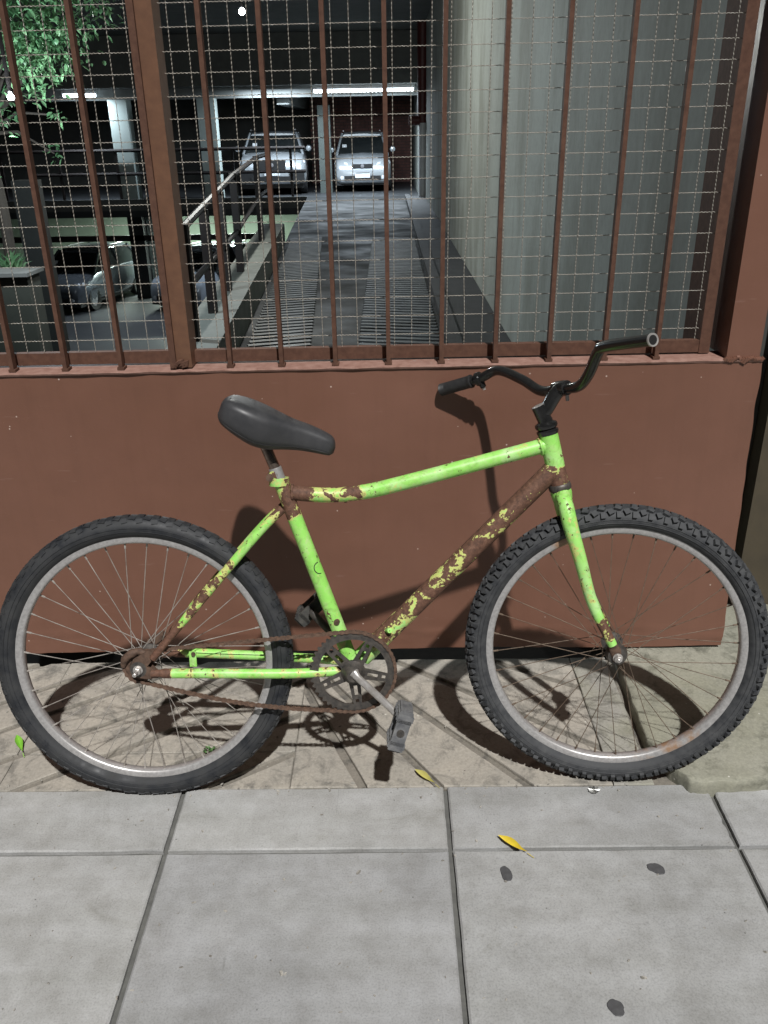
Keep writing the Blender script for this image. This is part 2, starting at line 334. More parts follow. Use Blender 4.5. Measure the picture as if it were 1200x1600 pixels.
# ================================================================== SETTING: pavement
g = MB().box((-60, -40, -0.30), (60, 2.3, -0.045)).build('ground', 'soil'); tag(g, kind='structure')
sw = MB().box((-6, -1.13, -0.044), (6, 1.497, -0.012)).build('sidewalk', 'joint'); tag(sw, kind='structure')
PX = 0.607; JX = 0.115; G = 0.0045
rows = [(-1.13, -0.52), (-0.52, 0.09), (0.09, 0.703), (0.703, 1.313), (1.313, 1.4985)]
for (y0, y1) in rows:
    for i in range(-9, 9):
        x0 = JX+i*PX; yy1 = y1-G if y1 < 1.4 else y1
        poly = [(x0+G+0.001, y0+G), (x0+PX-G, y0+G), (x0+PX-G, yy1), (x0+G+0.001, yy1)]
        dz = rnd.uniform(-0.0012, 0.0012)
        out = []
        for q in range(4):
            p0, p1 = poly[q], poly[(q+1) % 4]
            for j in range(14):
                t = j/14; a = 0.0010 if j else 0.0; a = 0.0035 if (j and rnd.random() < 0.05) else a
                sx = rnd.uniform(0, a); nx_, ny_ = -(p1[1]-p0[1]), p1[0]-p0[0]; L_ = math.hypot(nx_, ny_)
                out.append((p0[0]+(p1[0]-p0[0])*t+nx_/L_*sx, p0[1]+(p1[1]-p0[1])*t+ny_/L_*sx))
        MB().prism(out, -0.03, dz, 0.003).build('paving_slab', 'slab', sw)
st = MB().box((-6, 1.499, -0.044), (6, 2.012, -0.009)).build('paving_strip', 'groove'); tag(st, kind='structure')
def piece(poly, mat='tile', z=0.0):
    if len(poly) < 3: return
    ar = abs(sum(poly[i][0]*poly[(i+1) % len(poly)][1]-poly[(i+1) % len(poly)][0]*poly[i][1] for i in range(len(poly))))/2
    if ar < 0.0006: return
    # ragged outline
    out = []
    for i in range(len(poly)):
        p, q = poly[i], poly[(i+1) % len(poly)]; L = math.hypot(q[0]-p[0], q[1]-p[1]); k = max(1, int(L/0.05))
        for j in range(k):
            t = j/k; a = 0.0011 if j else 0.0
            out.append((p[0]+(q[0]-p[0])*t+rnd.uniform(-a, a), p[1]+(q[1]-p[1])*t+rnd.uniform(-a, a)))
    MB().prism(out, -0.02, z+rnd.uniform(-0.0012, 0.0012), 0.0025).build('paving_stone', mat, st)
def slices(rect, lines, gw, mat):
    cur = rect
    for a, b in lines:
        piece(clip(cur, a, b, gw), mat); cur = clip(cur, b, a, gw)
        if len(cur) < 3: return
    piece(cur, mat)
GW = 0.0105; YE, YB = 1.4995, 2.014
# left tiles: grooves climbing to the right, split by two cross joints
cl = lambda c: ((-3.0, c-3.0*math.tan(R(33))), (1.0, c+1.0*math.tan(R(33))))
for (xa, xb) in ((-1.62, -0.935), (-0.933, -0.2465)):
    for (ya, yb) in ((YE, 1.6235), (1.6255, YB)):
        cx = []
        ca = [2.11-0.148*k for k in range(-7, 9)]
        lines = [((cc[0][0], cc[0][1]), (cc[1][0], cc[1][1])) for cc in (cl(c+0.41) for c in ca)]
        slices([(xa, ya), (xb, ya), (xb, yb), (xa, yb)], lines, GW, 'tile')
for xa, xb in ((-2.3, -1.622), (-3.0, -2.302)): piece([(xa, YE), (xb, YE), (xb, YB), (xa, YB)], 'tile')
# right tiles: grooves fanning down to the right
fan = [((-0.340, 2.10), (-0.079, 1.506)), ((-0.200, 1.945), (0.095, 1.509)), ((-0.120, 1.990), (0.300, 1.510)), ((-0.06, 2.055), (0.46, 1.66)), ((0.08, 2.12), (0.56, 1.84))]
slices([(-0.2445, YE), (0.505, YE), (0.505, YB), (-0.2445, YB)], [(b, a) for a, b in fan], GW, 'tile')
fan2 = [((0.3, 2.02), (0.9, 1.585))]
slices([(0.507, YE), (0.60, YE), (0.598, 1.62), (0.606, 1.77), (0.606, YB), (0.507, YB)], [], GW, 'tile_grey')
# broken concrete patch under the gate's right end
edge = [onZ(968, 1036, 0.035), onZ(988, 1095, 0.035), onZ(1012, 1155, 0.035), onZ(1046, 1192, 0.035), onZ(1085, 1224, 0.035), onZ(1120, 1231, 0.035), onZ(1160, 1227, 0.035), onZ(1215, 1214, 0.035)]
pe = [(p.x, max(p.y, 1.47)) for p in edge]
rim = []
for i in range(len(pe)-1):
    for k in range(6):
        t = k/6; rim.append((pe[i][0]*(1-t)+pe[i+1][0]*t+rnd.uniform(-.0025, .0025), pe[i][1]*(1-t)+pe[i+1][1]*t+rnd.uniform(-.0025, .0025)))
rim += [(1.3, 1.50), (1.9, 1.51), (1.9, 2.25), (0.66, 2.25)]
from mathutils import noise as mnoise
def rough_patch(poly, z1, mat, name):
    # grid-filled slab with an uneven top and a worn, rounded rim
    mb = MB(); n = len(poly); cx = sum(p[0] for p in poly)/n; cy = sum(p[1] for p in poly)/n
    rings = []
    for k, (s_, zz) in enumerate(((1.0, -0.04), (1.003, z1*0.55), (0.994, z1*0.92), (0.978, z1), (0.85, z1), (0.7, z1), (0.5, z1), (0.3, z1), (0.12, z1))):
        rg = []
        for p in poly:
            x, y = cx+(p[0]-cx)*s_, cy+(p[1]-cy)*s_
            rg.append((x, y, zz+(mnoise.noise(Vector((x*7, y*7, 0)))*0.006+mnoise.noise(Vector((x*25, y*25, 3)))*0.002 if k > 0 else 0)))
        rings.append(rg)
    vs = [p for r in rings for p in r]; fs = []
    for k in range(len(rings)-1):
        for i in range(n): j = (i+1) % n; fs.append((k*n+i, k*n+j, (k+1)*n+j, (k+1)*n+i))
    fs.append(tuple((len(rings)-1)*n+i for i in range(n)))
    mb.add(vs, fs); return mb.build(name, mat, None, 60)
pt = rough_patch(rim, 0.034, 'patch', 'concrete_patch')
tag(pt, 'rough greenish concrete patch with broken edge right of the front wheel', 'concrete patch')
# street beyond the camera (unseen), keeps bounce light sane
rd = MB().box((-60, -40, -0.2), (60, -1.13, -0.03)).build('road', plain('asphalt', (0.045, 0.045, 0.045), (0.06, 0.06, 0.06), 60, 0.85)); tag(rd, kind='structure')

# ================================================================== GATE
gate = empty('gate', (0, 2.03, 0))
tag(gate, 'brown painted gate with solid lower panel, upright bars and crimped wire mesh', 'gate')
def gb(mb, name, mat, parent=gate, smooth=False):
    mb.v = [(x, y-2.03, z) for x, y, z in mb.v]; return mb.build(name, mat, parent, smooth)
GL, GR = -2.6, 0.905
TILT = 0.0055   # gate rails rise slightly to the right
def zt(x, z): return z+x*TILT
# lower panel: thin sheet with uneven bottom edge
nx, nz = 150, 80; mb = MB(); vs = []
for k in range(nz+1):
    for i in range(nx+1):
        x = GL+(GR-GL)*i/nx; zb = 0.046+mnoise.noise(Vector((x*2.3, 0, 0)))*0.006+mnoise.noise(Vector((x*28, 3, 0)))*0.002; ztop = zt(x, 0.858)
        z = zb+(ztop-zb)*k/nz
        y = 2.0+0.0035*mnoise.noise(Vector((x*2.0, z*2.6, 1)))+0.0009*mnoise.noise(Vector((x*15, z*15, 4)))
        rz_ = z-0.105-0.010*mnoise.noise(Vector((x*4, 0, 7))); rz2 = z-0.075-0.006*mnoise.noise(Vector((x*5, 0, 17)))
        y -= 0.0032*math.exp(-(rz_/0.007)**2)*max(0, 0.45+mnoise.noise(Vector((x*3, 5, 0))))+0.0022*math.exp(-(rz2/0.006)**2)*max(0, 0.4+mnoise.noise(Vector((x*6, 9, 0))))
        if z < 0.10: y += 0.0015*mnoise.noise(Vector((x*30, z*45, 9)))
        xx = x if i < nx else x+0.004*mnoise.noise(Vector((0, z*14, 2)))+(0.024*(1-(z-0.05)/0.8))
        vs.append((xx, y, z))
nv = len(vs); vs += [(x, y+0.035, z) for x, y, z in vs]; W = nx+1; fs = []
for k in range(nz):
    for i in range(nx): a = k*W+i; fs.append((a, a+1, a+W+1, a+W)); fs.append((nv+a, nv+a+W, nv+a+W+1, nv+a+1))
for i in range(nx):
    fs.append((i, nv+i, nv+i+1, i+1)); a = nz*W+i; fs.append((a, a+1, nv+a+1, nv+a))
for k in range(nz):
    a = k*W; fs.append((a, a+W, nv+a+W, nv+a)); a = k*W+nx; fs.append((a, nv+a, nv+a+W, a+W))
mb.add(vs, fs); gb(mb, 'lower_panel', 'brown', smooth=50)
# ledge with a worn paint lip
mb = MB(); n = 120; secs = []
for i in range(n+1):
    x = GL+(GR-GL)*i/n; j = 0.0018*mnoise.noise(Vector((x*18, 0, 5))); f = zt(x, 0)
    secs.append([(x, 1.9965+j, 0.8582+f), (x, 1.9945+j*1.5, 0.8625+f+j), (x, 2.000+j, 0.8655+f), (x, 2.075, 0.868+f), (x, 2.075, 0.8582+f)])
vs = [p for s_ in secs for p in s_]; fs = []
for i in range(n):
    for k in range(5): a, b = i*5+k, i*5+(k+1) % 5; fs.append((a, b, b+5, a+5))
fs.append((0, 1, 2, 3, 4)); fs.append(tuple(n*5+k for k in range(5))[::-1])
mb.add(vs, fs); gb(mb, 'ledge', plain('ledge_paint', (0.30, 0.18, 0.145), (0.20, 0.105, 0.08), 50, 0.6, bmp=0.5), smooth=50)
GT = 2.35
barx = [-0.801-0.131*k for k in range(12, 0, -1)]+[-0.801, -0.664, -0.395, -0.269, -0.137, -0.007, 0.122, 0.253, 0.384, 0.519, 0.645]
for x in barx:
    x += 0.004
    mb = MB(); z0 = zt(x, 0.868)
    mb.prism([(x-0.0050, 2.006), (x+0.0050, 2.006), (x+0.0050, 2.027), (x-0.0050, 2.027)], z0, GT)
    mb.obox((x, 2.018, z0+0.002), (1, 0, 0), (0, 1, 0), (0, 0, 1), 0.0085, 0.013, 0.003)
    gb(mb, 'bar', 'brown_bar')
# mesh frame: bottom rail pieces between the posts, side stile, stout post
mb = MB(); a, b = zt(GL, 0.872), zt(0.79, 0.872)
mb.add([(GL, 2.048, a), (0.79, 2.048, b), (0.79, 2.068, b), (GL, 2.068, a), (GL, 2.048, a+0.03), (0.79, 2.048, b+0.03), (0.79, 2.068, b+0.03), (GL, 2.068, a+0.03)],
       [(0, 3, 2, 1), (4, 5, 6, 7), (0, 1, 5, 4), (2, 3, 7, 6), (0, 4, 7, 3), (1, 2, 6, 5)])
gb(mb, 'bottom_rail', 'brown_bar')
gb(MB().box((0.764, 2.046, 0.874), (0.790, 2.17, GT)), 'mesh_stile', 'brown_bar')  # stile made deep to keep garage lamp light off the jamb side
gb(MB().box((-0.536, 1.999, 0.867), (-0.521, 2.032, GT), 0.0), 'post_flange', 'brown_bar')
pp = gb(MB().box((-0.5205, 2.006, 0.867), (-0.484, 2.075, GT)), 'post', 'brown_post')
pw = MB()
for k in range(9):
    pw.obox((-0.515+rnd.uniform(-.01, .02), 2.0055, 0.872+rnd.uniform(0, .012)), (1, rnd.uniform(-.4, .4), .3), (0, 1, 0.2), (0.2, 0, 1), 0.008, 0.006, 0.004)
gb(pw, 'weld', 'brown_bar', smooth=40)
gb(MB().box((GL, 2.0, GT), (1.0, 2.08, GT+0.06)), 'top_rail', 'brown_bar')
# crimped wire mesh, every wire a part
def wire_mesh(L, axis, per=0.0088, amp=0.0011, r=0.00088, bend=None):
    n = int(L/per*6); pts = []
    for i in range(n+1):
        t = L*i/n; ph = 2*math.pi*t/per; o = bend(t) if bend else 0
        pts.append((o, amp*math.sin(ph), t) if axis == 'z' else (t, 0.0007*math.cos(ph), 0.0006*math.sin(ph)))
    return MB().tube(pts, r, 5, cap=False).mesh('wire', 'wire', True)
ZM0 = 0.876; wl_ = GT-ZM0
wv = wire_mesh(wl_, 'z'); wbent = wire_mesh(wl_, 'z', bend=lambda t: 0.008*math.exp(-((t-0.42)/0.09)**2)-0.004*math.exp(-((t-0.2)/0.07)**2))
mp_ = 0.1308/3
x = 0.752
k = 0
while x > -1.75:
    if not (-0.536 < x < -0.48):
        me = wbent if abs(x-0.205) < 0.02 else wv
        o = link('wire', me, gate, (x+rnd.uniform(-.0025, .0025), 2.056-2.03, ZM0)); o.rotation_euler = (0, rnd.uniform(-.0018, .0018), 0)
    x -= mp_; k += 1
wh = wire_mesh(2.56, 'x')
zz = 0.930
while zz < 2.3:
    o = link('wire', wh, gate, (-1.78, 2.0585-2.03, zt(-1.78, zz)+rnd.uniform(-.001, .001))); o.rotation_euler = (0, -math.atan(TILT)+rnd.uniform(-.0006, .0006), 0)
    zz += 0.0446
# right jamb on the ledge
jm = MB().box((0.816, 1.999, 0.872), (0.896, 2.16, GT))
gb(jm, 'jamb', 'brown')
mb = MB()
for i in range(16):
    x = 0.812+0.088*i/15
    mb.tube([(x, 1.999, 0.866+0.012*mnoise.noise(Vector((x*60, 0, 0)))), (x+0.006, 1.997, 0.873+0.006*mnoise.noise(Vector((x*40, 3, 0))))], 0.0055, 6)
gb(mb, 'filler_bead', 'brown', smooth=60)
# plastic scrap caught in the mesh
P = onY(1077, 100, 2.045); Q = onY(1072, 168, 2.045)
mb = MB(); vs = []; fs = []
for i in range(9):
    t = i/8; c = P.lerp(Q, t); wdt = 0.006+0.002*math.sin(i*2.1)
    vs += [(c.x-wdt, 2.046+0.002*math.sin(i*1.7), c.z), (c.x+wdt*0.2, 2.040, c.z+0.002), (c.x+wdt, 2.047+0.002*math.cos(i*2.3), c.z)]
for i in range(8):
    for k in range(2): fs.append((i*3+k, i*3+k+1, i*3+k+4, i*3+k+3))
mb.add(vs, fs); sc = mb.build('plastic_scrap', plain('clear_plastic', (0.55, 0.57, 0.56), (0.35, 0.36, 0.36), 60, 0.2), None, 60)
tag(sc, 'crumpled pale plastic scrap caught in the wire mesh at upper right', 'plastic scrap')

# neighbour's wall beyond the recess at the right
nbx = onY(1163, 850, 2.24).x
nb = MB().box((nbx, 2.24, -0.04), (2.6, 2.6, 4.0)).build('neighbour_wall', 'olive'); tag(nb, 'dim olive rendered wall past the right end of the gate', 'wall')
rc = MB().box((0.90, 2.30, -0.04), (nbx-0.002, 2.6, 4.0)).build('recess_backing', plain('recess_shade', (0.035, 0.037, 0.034), (0.05, 0.052, 0.047), 12, 0.8)); tag(rc, 'dark pillar added for the shade in the recess between gate and olive wall', 'backing')  # dark box put where there is only shade behind the gate

# ================================================================== GARAGE BEHIND THE GATE
SLZ = -0.1; SLY = 22.5
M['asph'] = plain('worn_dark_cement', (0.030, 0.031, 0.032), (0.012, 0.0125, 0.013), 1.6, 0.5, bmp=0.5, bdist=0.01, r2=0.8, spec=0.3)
M['cem'] = plain('grey_green_cement', (0.20, 0.21, 0.19), (0.13, 0.14, 0.125), 5, 0.7)
M['kerb_dark'] = plain('blackened_kerb', (0.030, 0.031, 0.034), (0.05, 0.05, 0.055), 6, 0.6)
def m_plaster():
    m, n, l, b = newmat('stained_pale_render')
    g_ = n.new('ShaderNodeNewGeometry'); v = g_.outputs['Position']
    c = ramp(n, [(0.3, (0.36, 0.385, 0.355)), (0.7, (0.27, 0.28, 0.25))]); l.new(noise(n, l, 1.1, 6, 0.65, vec=v, dist=0.6).outputs[0], c.inputs[0])
    mp = n.new('ShaderNodeMapping'); mp.inputs['Scale'].default_value = (1, 0.9, 0.30); l.new(v, mp.inputs['Vector'])
    st_ = ramp(n, [(0.38, (0.72, 0.71, 0.68)), (0.55, (1, 1, 1))]); l.new(noise(n, l, 2.2, 6, 0.6, vec=mp.outputs[0]).outputs[0], st_.inputs[0])
    f = noise(n, l, 26, 5, 0.65, vec=v); fr_ = ramp(n, [(0.3, (0.86, 0.86, 0.86)), (0.6, (1, 1, 1))]); l.new(f.outputs[0], fr_.inputs[0])
    x = mix(n, l, 1.0, c.outputs[0], st_.outputs[0], 'MULTIPLY'); x = mix(n, l, 1.0, x, fr_.outputs[0], 'MULTIPLY')
    l.new(x, b.inputs['Base Color']); b.inputs['Roughness'].default_value = 0.8; bump(n, l, b, f.outputs[0], 0.25, 0.003); return m
M['bluewall'] = m_plaster()
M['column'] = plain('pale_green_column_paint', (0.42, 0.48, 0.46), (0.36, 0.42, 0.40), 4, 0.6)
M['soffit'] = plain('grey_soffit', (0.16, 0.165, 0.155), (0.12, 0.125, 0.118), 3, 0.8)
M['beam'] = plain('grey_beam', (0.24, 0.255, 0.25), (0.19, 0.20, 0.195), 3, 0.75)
M['backwall'] = plain('pale_green_wall', (0.30, 0.36, 0.29), (0.25, 0.30, 0.24), 1.5, 0.8)
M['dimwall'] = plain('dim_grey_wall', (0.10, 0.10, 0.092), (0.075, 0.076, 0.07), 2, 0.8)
M['railing'] = plain('dark_railing_paint', (0.03, 0.024, 0.022), (0.02, 0.016, 0.016), 20, 0.55, 0.0, spec=0.3)
M['pvc'] = plain('white_pvc', (0.72, 0.73, 0.74), (0.62, 0.63, 0.64), 10, 0.4)
M['redpipe'] = plain('dark_red_paint', (0.10, 0.018, 0.015), (0.07, 0.013, 0.012), 10, 0.5)
M['tube'] = emit('fluorescent_glow', (0.80, 0.92, 1.0), 9.0)
M['bulb'] = emit('bulb_glow', (0.85, 0.95, 1.0), 30.0)
dl = lambda Y: -1.02-0.058*(Y-5.0)          # left edge of driveway
# driveway deck
mb = MB(); ys = [2.32+i*(SLY-2.32)/20 for i in range(21)]; vs = []; fs = []
for Y in ys:
    z = -0.1*max(0, (Y-14)/(SLY-14)) if Y > 14 else 0.0
    vs += [(dl(Y), Y, z), (0.855, Y, z), (0.855, Y, -0.45), (dl(Y), Y, -0.45)]
for i in range(20):
    for k in range(4): a, b = i*4+k, i*4+(k+1) % 4; fs.append((a, b, b+4, a+4))
fs += [(0, 1, 2, 3), tuple(80+k for k in (3, 2, 1, 0))]
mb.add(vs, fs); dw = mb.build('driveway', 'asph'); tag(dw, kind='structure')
rb = MB(); Y = 3.4
while Y < 12.5:
    for (xa, xb, sl) in ((dl(Y)+0.06, dl(Y)+0.50, 0.30), (-0.22, 0.37, -0.22)):
        dy = sl*(xb-xa); rb.obox(((xa+xb)/2, Y+dy/2, 0.004), (xb-xa, dy, 0), (-dy, xb-xa, 0), (0, 0, 1), math.hypot(xb-xa, dy)/2, 0.030, 0.006)
    Y += 0.115
o = rb.build('grip_rib', plain('rib_cement', (0.13, 0.135, 0.135), (0.06, 0.063, 0.065), 6, 0.5), dw); tag(o, kind='stuff')
kr = MB().box((0.40, 2.32, 0), (0.5, 20.5, 0.07)).build('kerb', 'kerb_dark', dw)
kr2 = MB().box((0.5, 2.32, 0), (0.853, 20.5, 0.03)).build('gutter', 'kerb_dark', dw)
# left kerb wall
mb = MB(); vs = []; fs = []; yk = [2.4, 6, 9, 12.2]
for Y in yk: x = dl(Y); vs += [(x-0.30, Y, -2.8), (x-0.002, Y, -2.8), (x-0.002, Y, 0.25), (x-0.30, Y, 0.25)]
for i in range(3):
    for k in range(4): a, b = i*4+k, i*4+(k+1) % 4; fs.append((a, a+4, b+4, b))
fs += [(3, 2, 1, 0), (12, 13, 14, 15)]
mb.add(vs, fs); kw = mb.build('kerb_wall', 'cem'); tag(kw, 'low grey green kerb wall along the left of the driveway', 'kerb wall')
# right wall
rwm = MB(); n = 30; vs = []; fs = []
for i in range(n+1):
    Y = 2.165+i*(20.4-2.165)/n; vs += [(0.856, Y, -0.4), (0.856, Y, 5.0), (0.897, Y, 5.0), (0.897, Y, -0.4)]
for i in range(n):
    for k in range(4): a, b = i*4+k, i*4+(k+1) % 4; fs.append((a, a+4, b+4, b))
fs += [(3, 2, 1, 0), tuple(n*4+k for k in range(4))]
rwm.add(vs, fs); rw = rwm.build('passage_wall', 'bluewall'); tag(rw, 'tall pale blue wall along the right of the driveway', 'wall')
rw2 = MB().box((0.80, 20.41, -0.4), (1.05, 30, 5)).build('pier', 'cem'); tag(rw2, 'dim green pier at the far end of the pale blue wall', 'pier')
# lower court
lf = MB().box((-16, 2.3, -2.95), (-0.9, 31, -2.8)).build('lower_floor', plain('lower_asphalt', (0.035, 0.037, 0.042), (0.05, 0.052, 0.058), 2, 0.55)); tag(lf, kind='structure')
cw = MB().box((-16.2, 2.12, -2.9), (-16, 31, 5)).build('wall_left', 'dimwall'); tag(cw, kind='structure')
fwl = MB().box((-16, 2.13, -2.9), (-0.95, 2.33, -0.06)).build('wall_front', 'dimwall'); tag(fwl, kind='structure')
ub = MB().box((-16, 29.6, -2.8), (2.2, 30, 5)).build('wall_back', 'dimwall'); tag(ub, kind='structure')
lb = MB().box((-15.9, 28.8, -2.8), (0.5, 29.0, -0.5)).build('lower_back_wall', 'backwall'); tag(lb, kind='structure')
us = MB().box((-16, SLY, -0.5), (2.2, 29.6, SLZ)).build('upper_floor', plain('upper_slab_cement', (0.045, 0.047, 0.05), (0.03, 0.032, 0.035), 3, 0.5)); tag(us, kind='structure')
us2 = MB().box((-16, SLY-0.06, SLZ-0.24), (dl(SLY), SLY-0.002, SLZ+0.03)).build('slab_edge', 'dimwall', us)
sf = MB().box((-16, 2.12, 3.5), (2.6, 31, 3.7)).build('sun_blocking_ceiling', 'soffit'); tag(sf, kind='structure')  # spread over the whole court to keep the sun lamp out
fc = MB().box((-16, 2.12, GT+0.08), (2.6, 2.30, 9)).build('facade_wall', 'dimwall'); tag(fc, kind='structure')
# beams and columns of the parking level
def bm(name, a, b, mat, label, cat):
    o = MB().box(a, b).build(name, mat); tag(o, label, cat); return o
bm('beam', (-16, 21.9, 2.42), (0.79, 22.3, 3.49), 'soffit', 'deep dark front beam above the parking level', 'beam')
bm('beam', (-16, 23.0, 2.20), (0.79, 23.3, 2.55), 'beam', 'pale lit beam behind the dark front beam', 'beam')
bm('beam', (-2.75, 23.31, 2.05), (-2.45, 29.5, 2.5), 'beam', 'grey beam running back between the two upper cars', 'beam')
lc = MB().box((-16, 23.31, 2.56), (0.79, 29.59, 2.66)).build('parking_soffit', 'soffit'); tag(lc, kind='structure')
def col(px, Y, wd, label, z0=SLZ, z1=2.41):
    c = onY(px, 220, Y); o = MB().box((c.x-wd/2, Y, z0), (c.x+wd/2, Y+wd, z1)).build('column', 'column'); tag(o, label, 'column', 'columns of the parking level'); return o
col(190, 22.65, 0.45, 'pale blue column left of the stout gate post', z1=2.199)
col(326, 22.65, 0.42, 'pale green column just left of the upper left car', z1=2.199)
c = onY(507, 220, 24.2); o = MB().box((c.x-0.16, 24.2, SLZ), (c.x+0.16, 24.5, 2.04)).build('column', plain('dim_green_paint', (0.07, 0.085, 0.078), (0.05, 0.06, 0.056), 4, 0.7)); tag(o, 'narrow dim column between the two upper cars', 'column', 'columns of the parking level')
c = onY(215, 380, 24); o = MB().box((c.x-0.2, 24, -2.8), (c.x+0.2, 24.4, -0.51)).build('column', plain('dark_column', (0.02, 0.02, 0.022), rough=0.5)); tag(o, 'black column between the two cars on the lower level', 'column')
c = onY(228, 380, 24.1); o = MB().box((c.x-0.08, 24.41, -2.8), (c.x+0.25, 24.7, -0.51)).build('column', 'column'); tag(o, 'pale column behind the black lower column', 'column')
o = MB().box((-16, 24.0, -1.25), (-3.6, 24.08, -1.1)).build('pipe_run', 'railing'); tag(o, 'dark horizontal pipe crossing the lower level wall', 'pipe')
# brick wall behind the right hand car
bw = MB().box((-2.4, 28.9, SLZ), (0.78, 29.1, 2.55)).build('brick_wall', plain('mortar_dark', (0.12, 0.09, 0.085), (0.09, 0.07, 0.065), 10, 0.9)); tag(bw, 'dim red brick wall behind the parked silver hatchback', 'wall')
M['brick'] = plain('dull_brick', (0.26, 0.12, 0.10), (0.17, 0.085, 0.075), 7, 0.85, coord='Generated')
bmb = MB(); z = SLZ+0.02; k = 0
while z < 2.5:
    x = -2.4+(k % 2)*0.13
    while x < 0.7:
        bmb.box((x, 28.885, z), (min(x+0.245, 0.775), 28.901, z+0.068)); x += 0.262
    z += 0.084; k += 1
o = bmb.build('brickwork', plain('dull_bricks', (0.27, 0.125, 0.105), (0.15, 0.075, 0.065), 5, 0.85), bw); tag(o, kind='stuff')
# fluorescent luminaire
Y = 22.42; a = onY(489, 152, Y); b = onY(648, 150, Y)
lum = MB().box((a.x, Y-0.05, 2.33), (b.x, Y+0.05, 2.41)).build('fluorescent_light', 'pvc'); tag(lum, 'long lit fluorescent tube above the silver hatchback', 'light')
MB().tube([(a.x+0.03, Y-0.02, 2.30), (b.x-0.03, Y-0.02, 2.30)], 0.045, 12).build('lamp_tube', 'tube', lum)
def area(name, loc, sx, sy, e, parent=None, col=(0.78, 0.9, 1.0), rot=(0, 0, 0)):
    L = bpy.data.lights.new(name, 'AREA'); L.shape = 'RECTANGLE'; L.size = sx; L.size_y = sy; L.energy = e; L.color = col
    o = bpy.data.objects.new(name, L); C.objects.link(o); o.location = loc; o.rotation_euler = rot; return o
area('tube_and_fill_light', ((a.x+b.x)/2, Y-0.02, 2.24), b.x-a.x-0.1, 0.08, 260)
a2 = onY(98, 153, Y); b2 = onY(152, 153, Y)
lum2 = MB().box((a2.x, Y-0.05, 2.33), (b2.x, Y+0.05, 2.41)).build('fluorescent_light', 'pvc'); tag(lum2, 'short lit fluorescent tube above the black railing at left', 'light')
MB().tube([(a2.x+0.03, Y-0.02, 2.30), (b2.x-0.03, Y-0.02, 2.30)], 0.045, 12).build('lamp_tube', 'tube', lum2)
area('tube_and_fill_light', ((a2.x+b2.x)/2, Y-0.02, 2.24), b2.x-a2.x, 0.08, 95)
area('tube_and_fill_light', (onY(424, 150, 22.5).x, 22.5, 2.39), 1.4, 0.08, 120)  # added light without a fixture, brightens the upper left car
area('tube_and_fill_light', (-5.6, 25.6, -0.56), 4.0, 0.1, 650, col=(0.85, 1.0, 0.88))  # added light under the slab without a fixture, brightens the lower level
def point(name, loc, e, r=0.06, col=(0.80, 0.92, 1.0)):
    L = bpy.data.lights.new(name, 'POINT'); L.energy = e; L.shadow_soft_size = r; L.color = col
    o = bpy.data.objects.new(name, L); C.objects.link(o); o.location = loc; return o
def bulkhead(px, py, Y, label, e, r=0.07, col=(0.80, 0.92, 1.0)):
    p = onY(px, py, Y); t = MB().lathe([(0.0005, -r), (r*0.5, -r*0.87), (r*0.87, -r*0.5), (r, 0.0), (r*0.87, r*0.5), (r*0.45, r*0.9), (r*0.4, 0.03), (0.0005, 0.03)], 14, axis='z')
    o = t.build('lamp', 'bulb', None, True, p); tag(o, label, 'lamp')
    MB().tube([(0, 0, 0.031), (0, 0, 3.49-p.z)], 0.012, 6).build('stem', 'railing', o)
    point('lamp_light', (p.x, p.y-0.02, p.z-0.14), e, 0.05, col); return o
bulkhead(378, 18, 9.0, 'bright hanging lamp near the top between two bars', 190, r=0.03, col=(0.98, 1.0, 0.95))
bulkhead(17, 152, 5.45, 'small bright lamp among the leaves at far left', 115, r=0.02)
# white pipe and dark red riser
p = onY(660, 240, 20.3)
o = MB().tube([(p.x, 20.2, SLZ), (p.x, 20.2, onY(660, 192, 20.2).z)], 0.09, 14).build('drain_pipe', 'pvc', None, True); tag(o, 'white plastic drain pipe standing at the far end of the blue wall', 'pipe')
o = MB().tube([(p.x, 20.21, onY(660, 192, 20.2).z+0.003), (p.x, 20.21, 3.49)], 0.12, 14).tube([(p.x-0.3, 20.21, 1.6), (p.x, 20.21, 1.6)], 0.1, 10).build('riser_pipe', 'redpipe', None, True); tag(o, 'dark red riser pipe above the white drain pipe', 'pipe')
# handrail along the kerb wall
rail = empty('handrail', (-1.2, 5, 0.25)); tag(rail, 'dark steel handrail on the kerb wall left of the driveway', 'handrail')
def rbld(mb, name): mb.v = [(x+1.2, y-5, z-0.25) for x, y, z in mb.v]; return mb.build(name, 'railing', rail, 40)
KX = lambda Y: dl(Y)-0.16
nodes = [(5.05, 0.90, 0.57), (7.8, 1.06, 0.60), (10.2, 1.14, 0.72), (12.0, 1.14, 0.72)]
for (Ya, ta, la), (Yb, tb, lb_) in zip(nodes, nodes[1:]):
    rbld(MB().tube([(KX(Ya), Ya, ta), (KX(Yb), Yb, tb)], 0.024, 8), 'rail'); rbld(MB().tube([(KX(Ya), Ya, la), (KX(Yb), Yb, lb_)], 0.021, 8), 'rail')
for (Y, t, _) in nodes: rbld(MB().box((KX(Y)-0.03, Y-0.03, 0.25), (KX(Y)+0.03, Y+0.03, t+0.02)), 'rail_post')
rbld(MB().box((KX(5.9)-0.03, 5.87, 0.25), (KX(5.9)+0.03, 5.93, 0.93)), 'rail_post'); rbld(MB().box((KX(6.8)-0.03, 6.77, 0.25), (KX(6.8)+0.03, 6.83, 0.99)), 'rail_post')
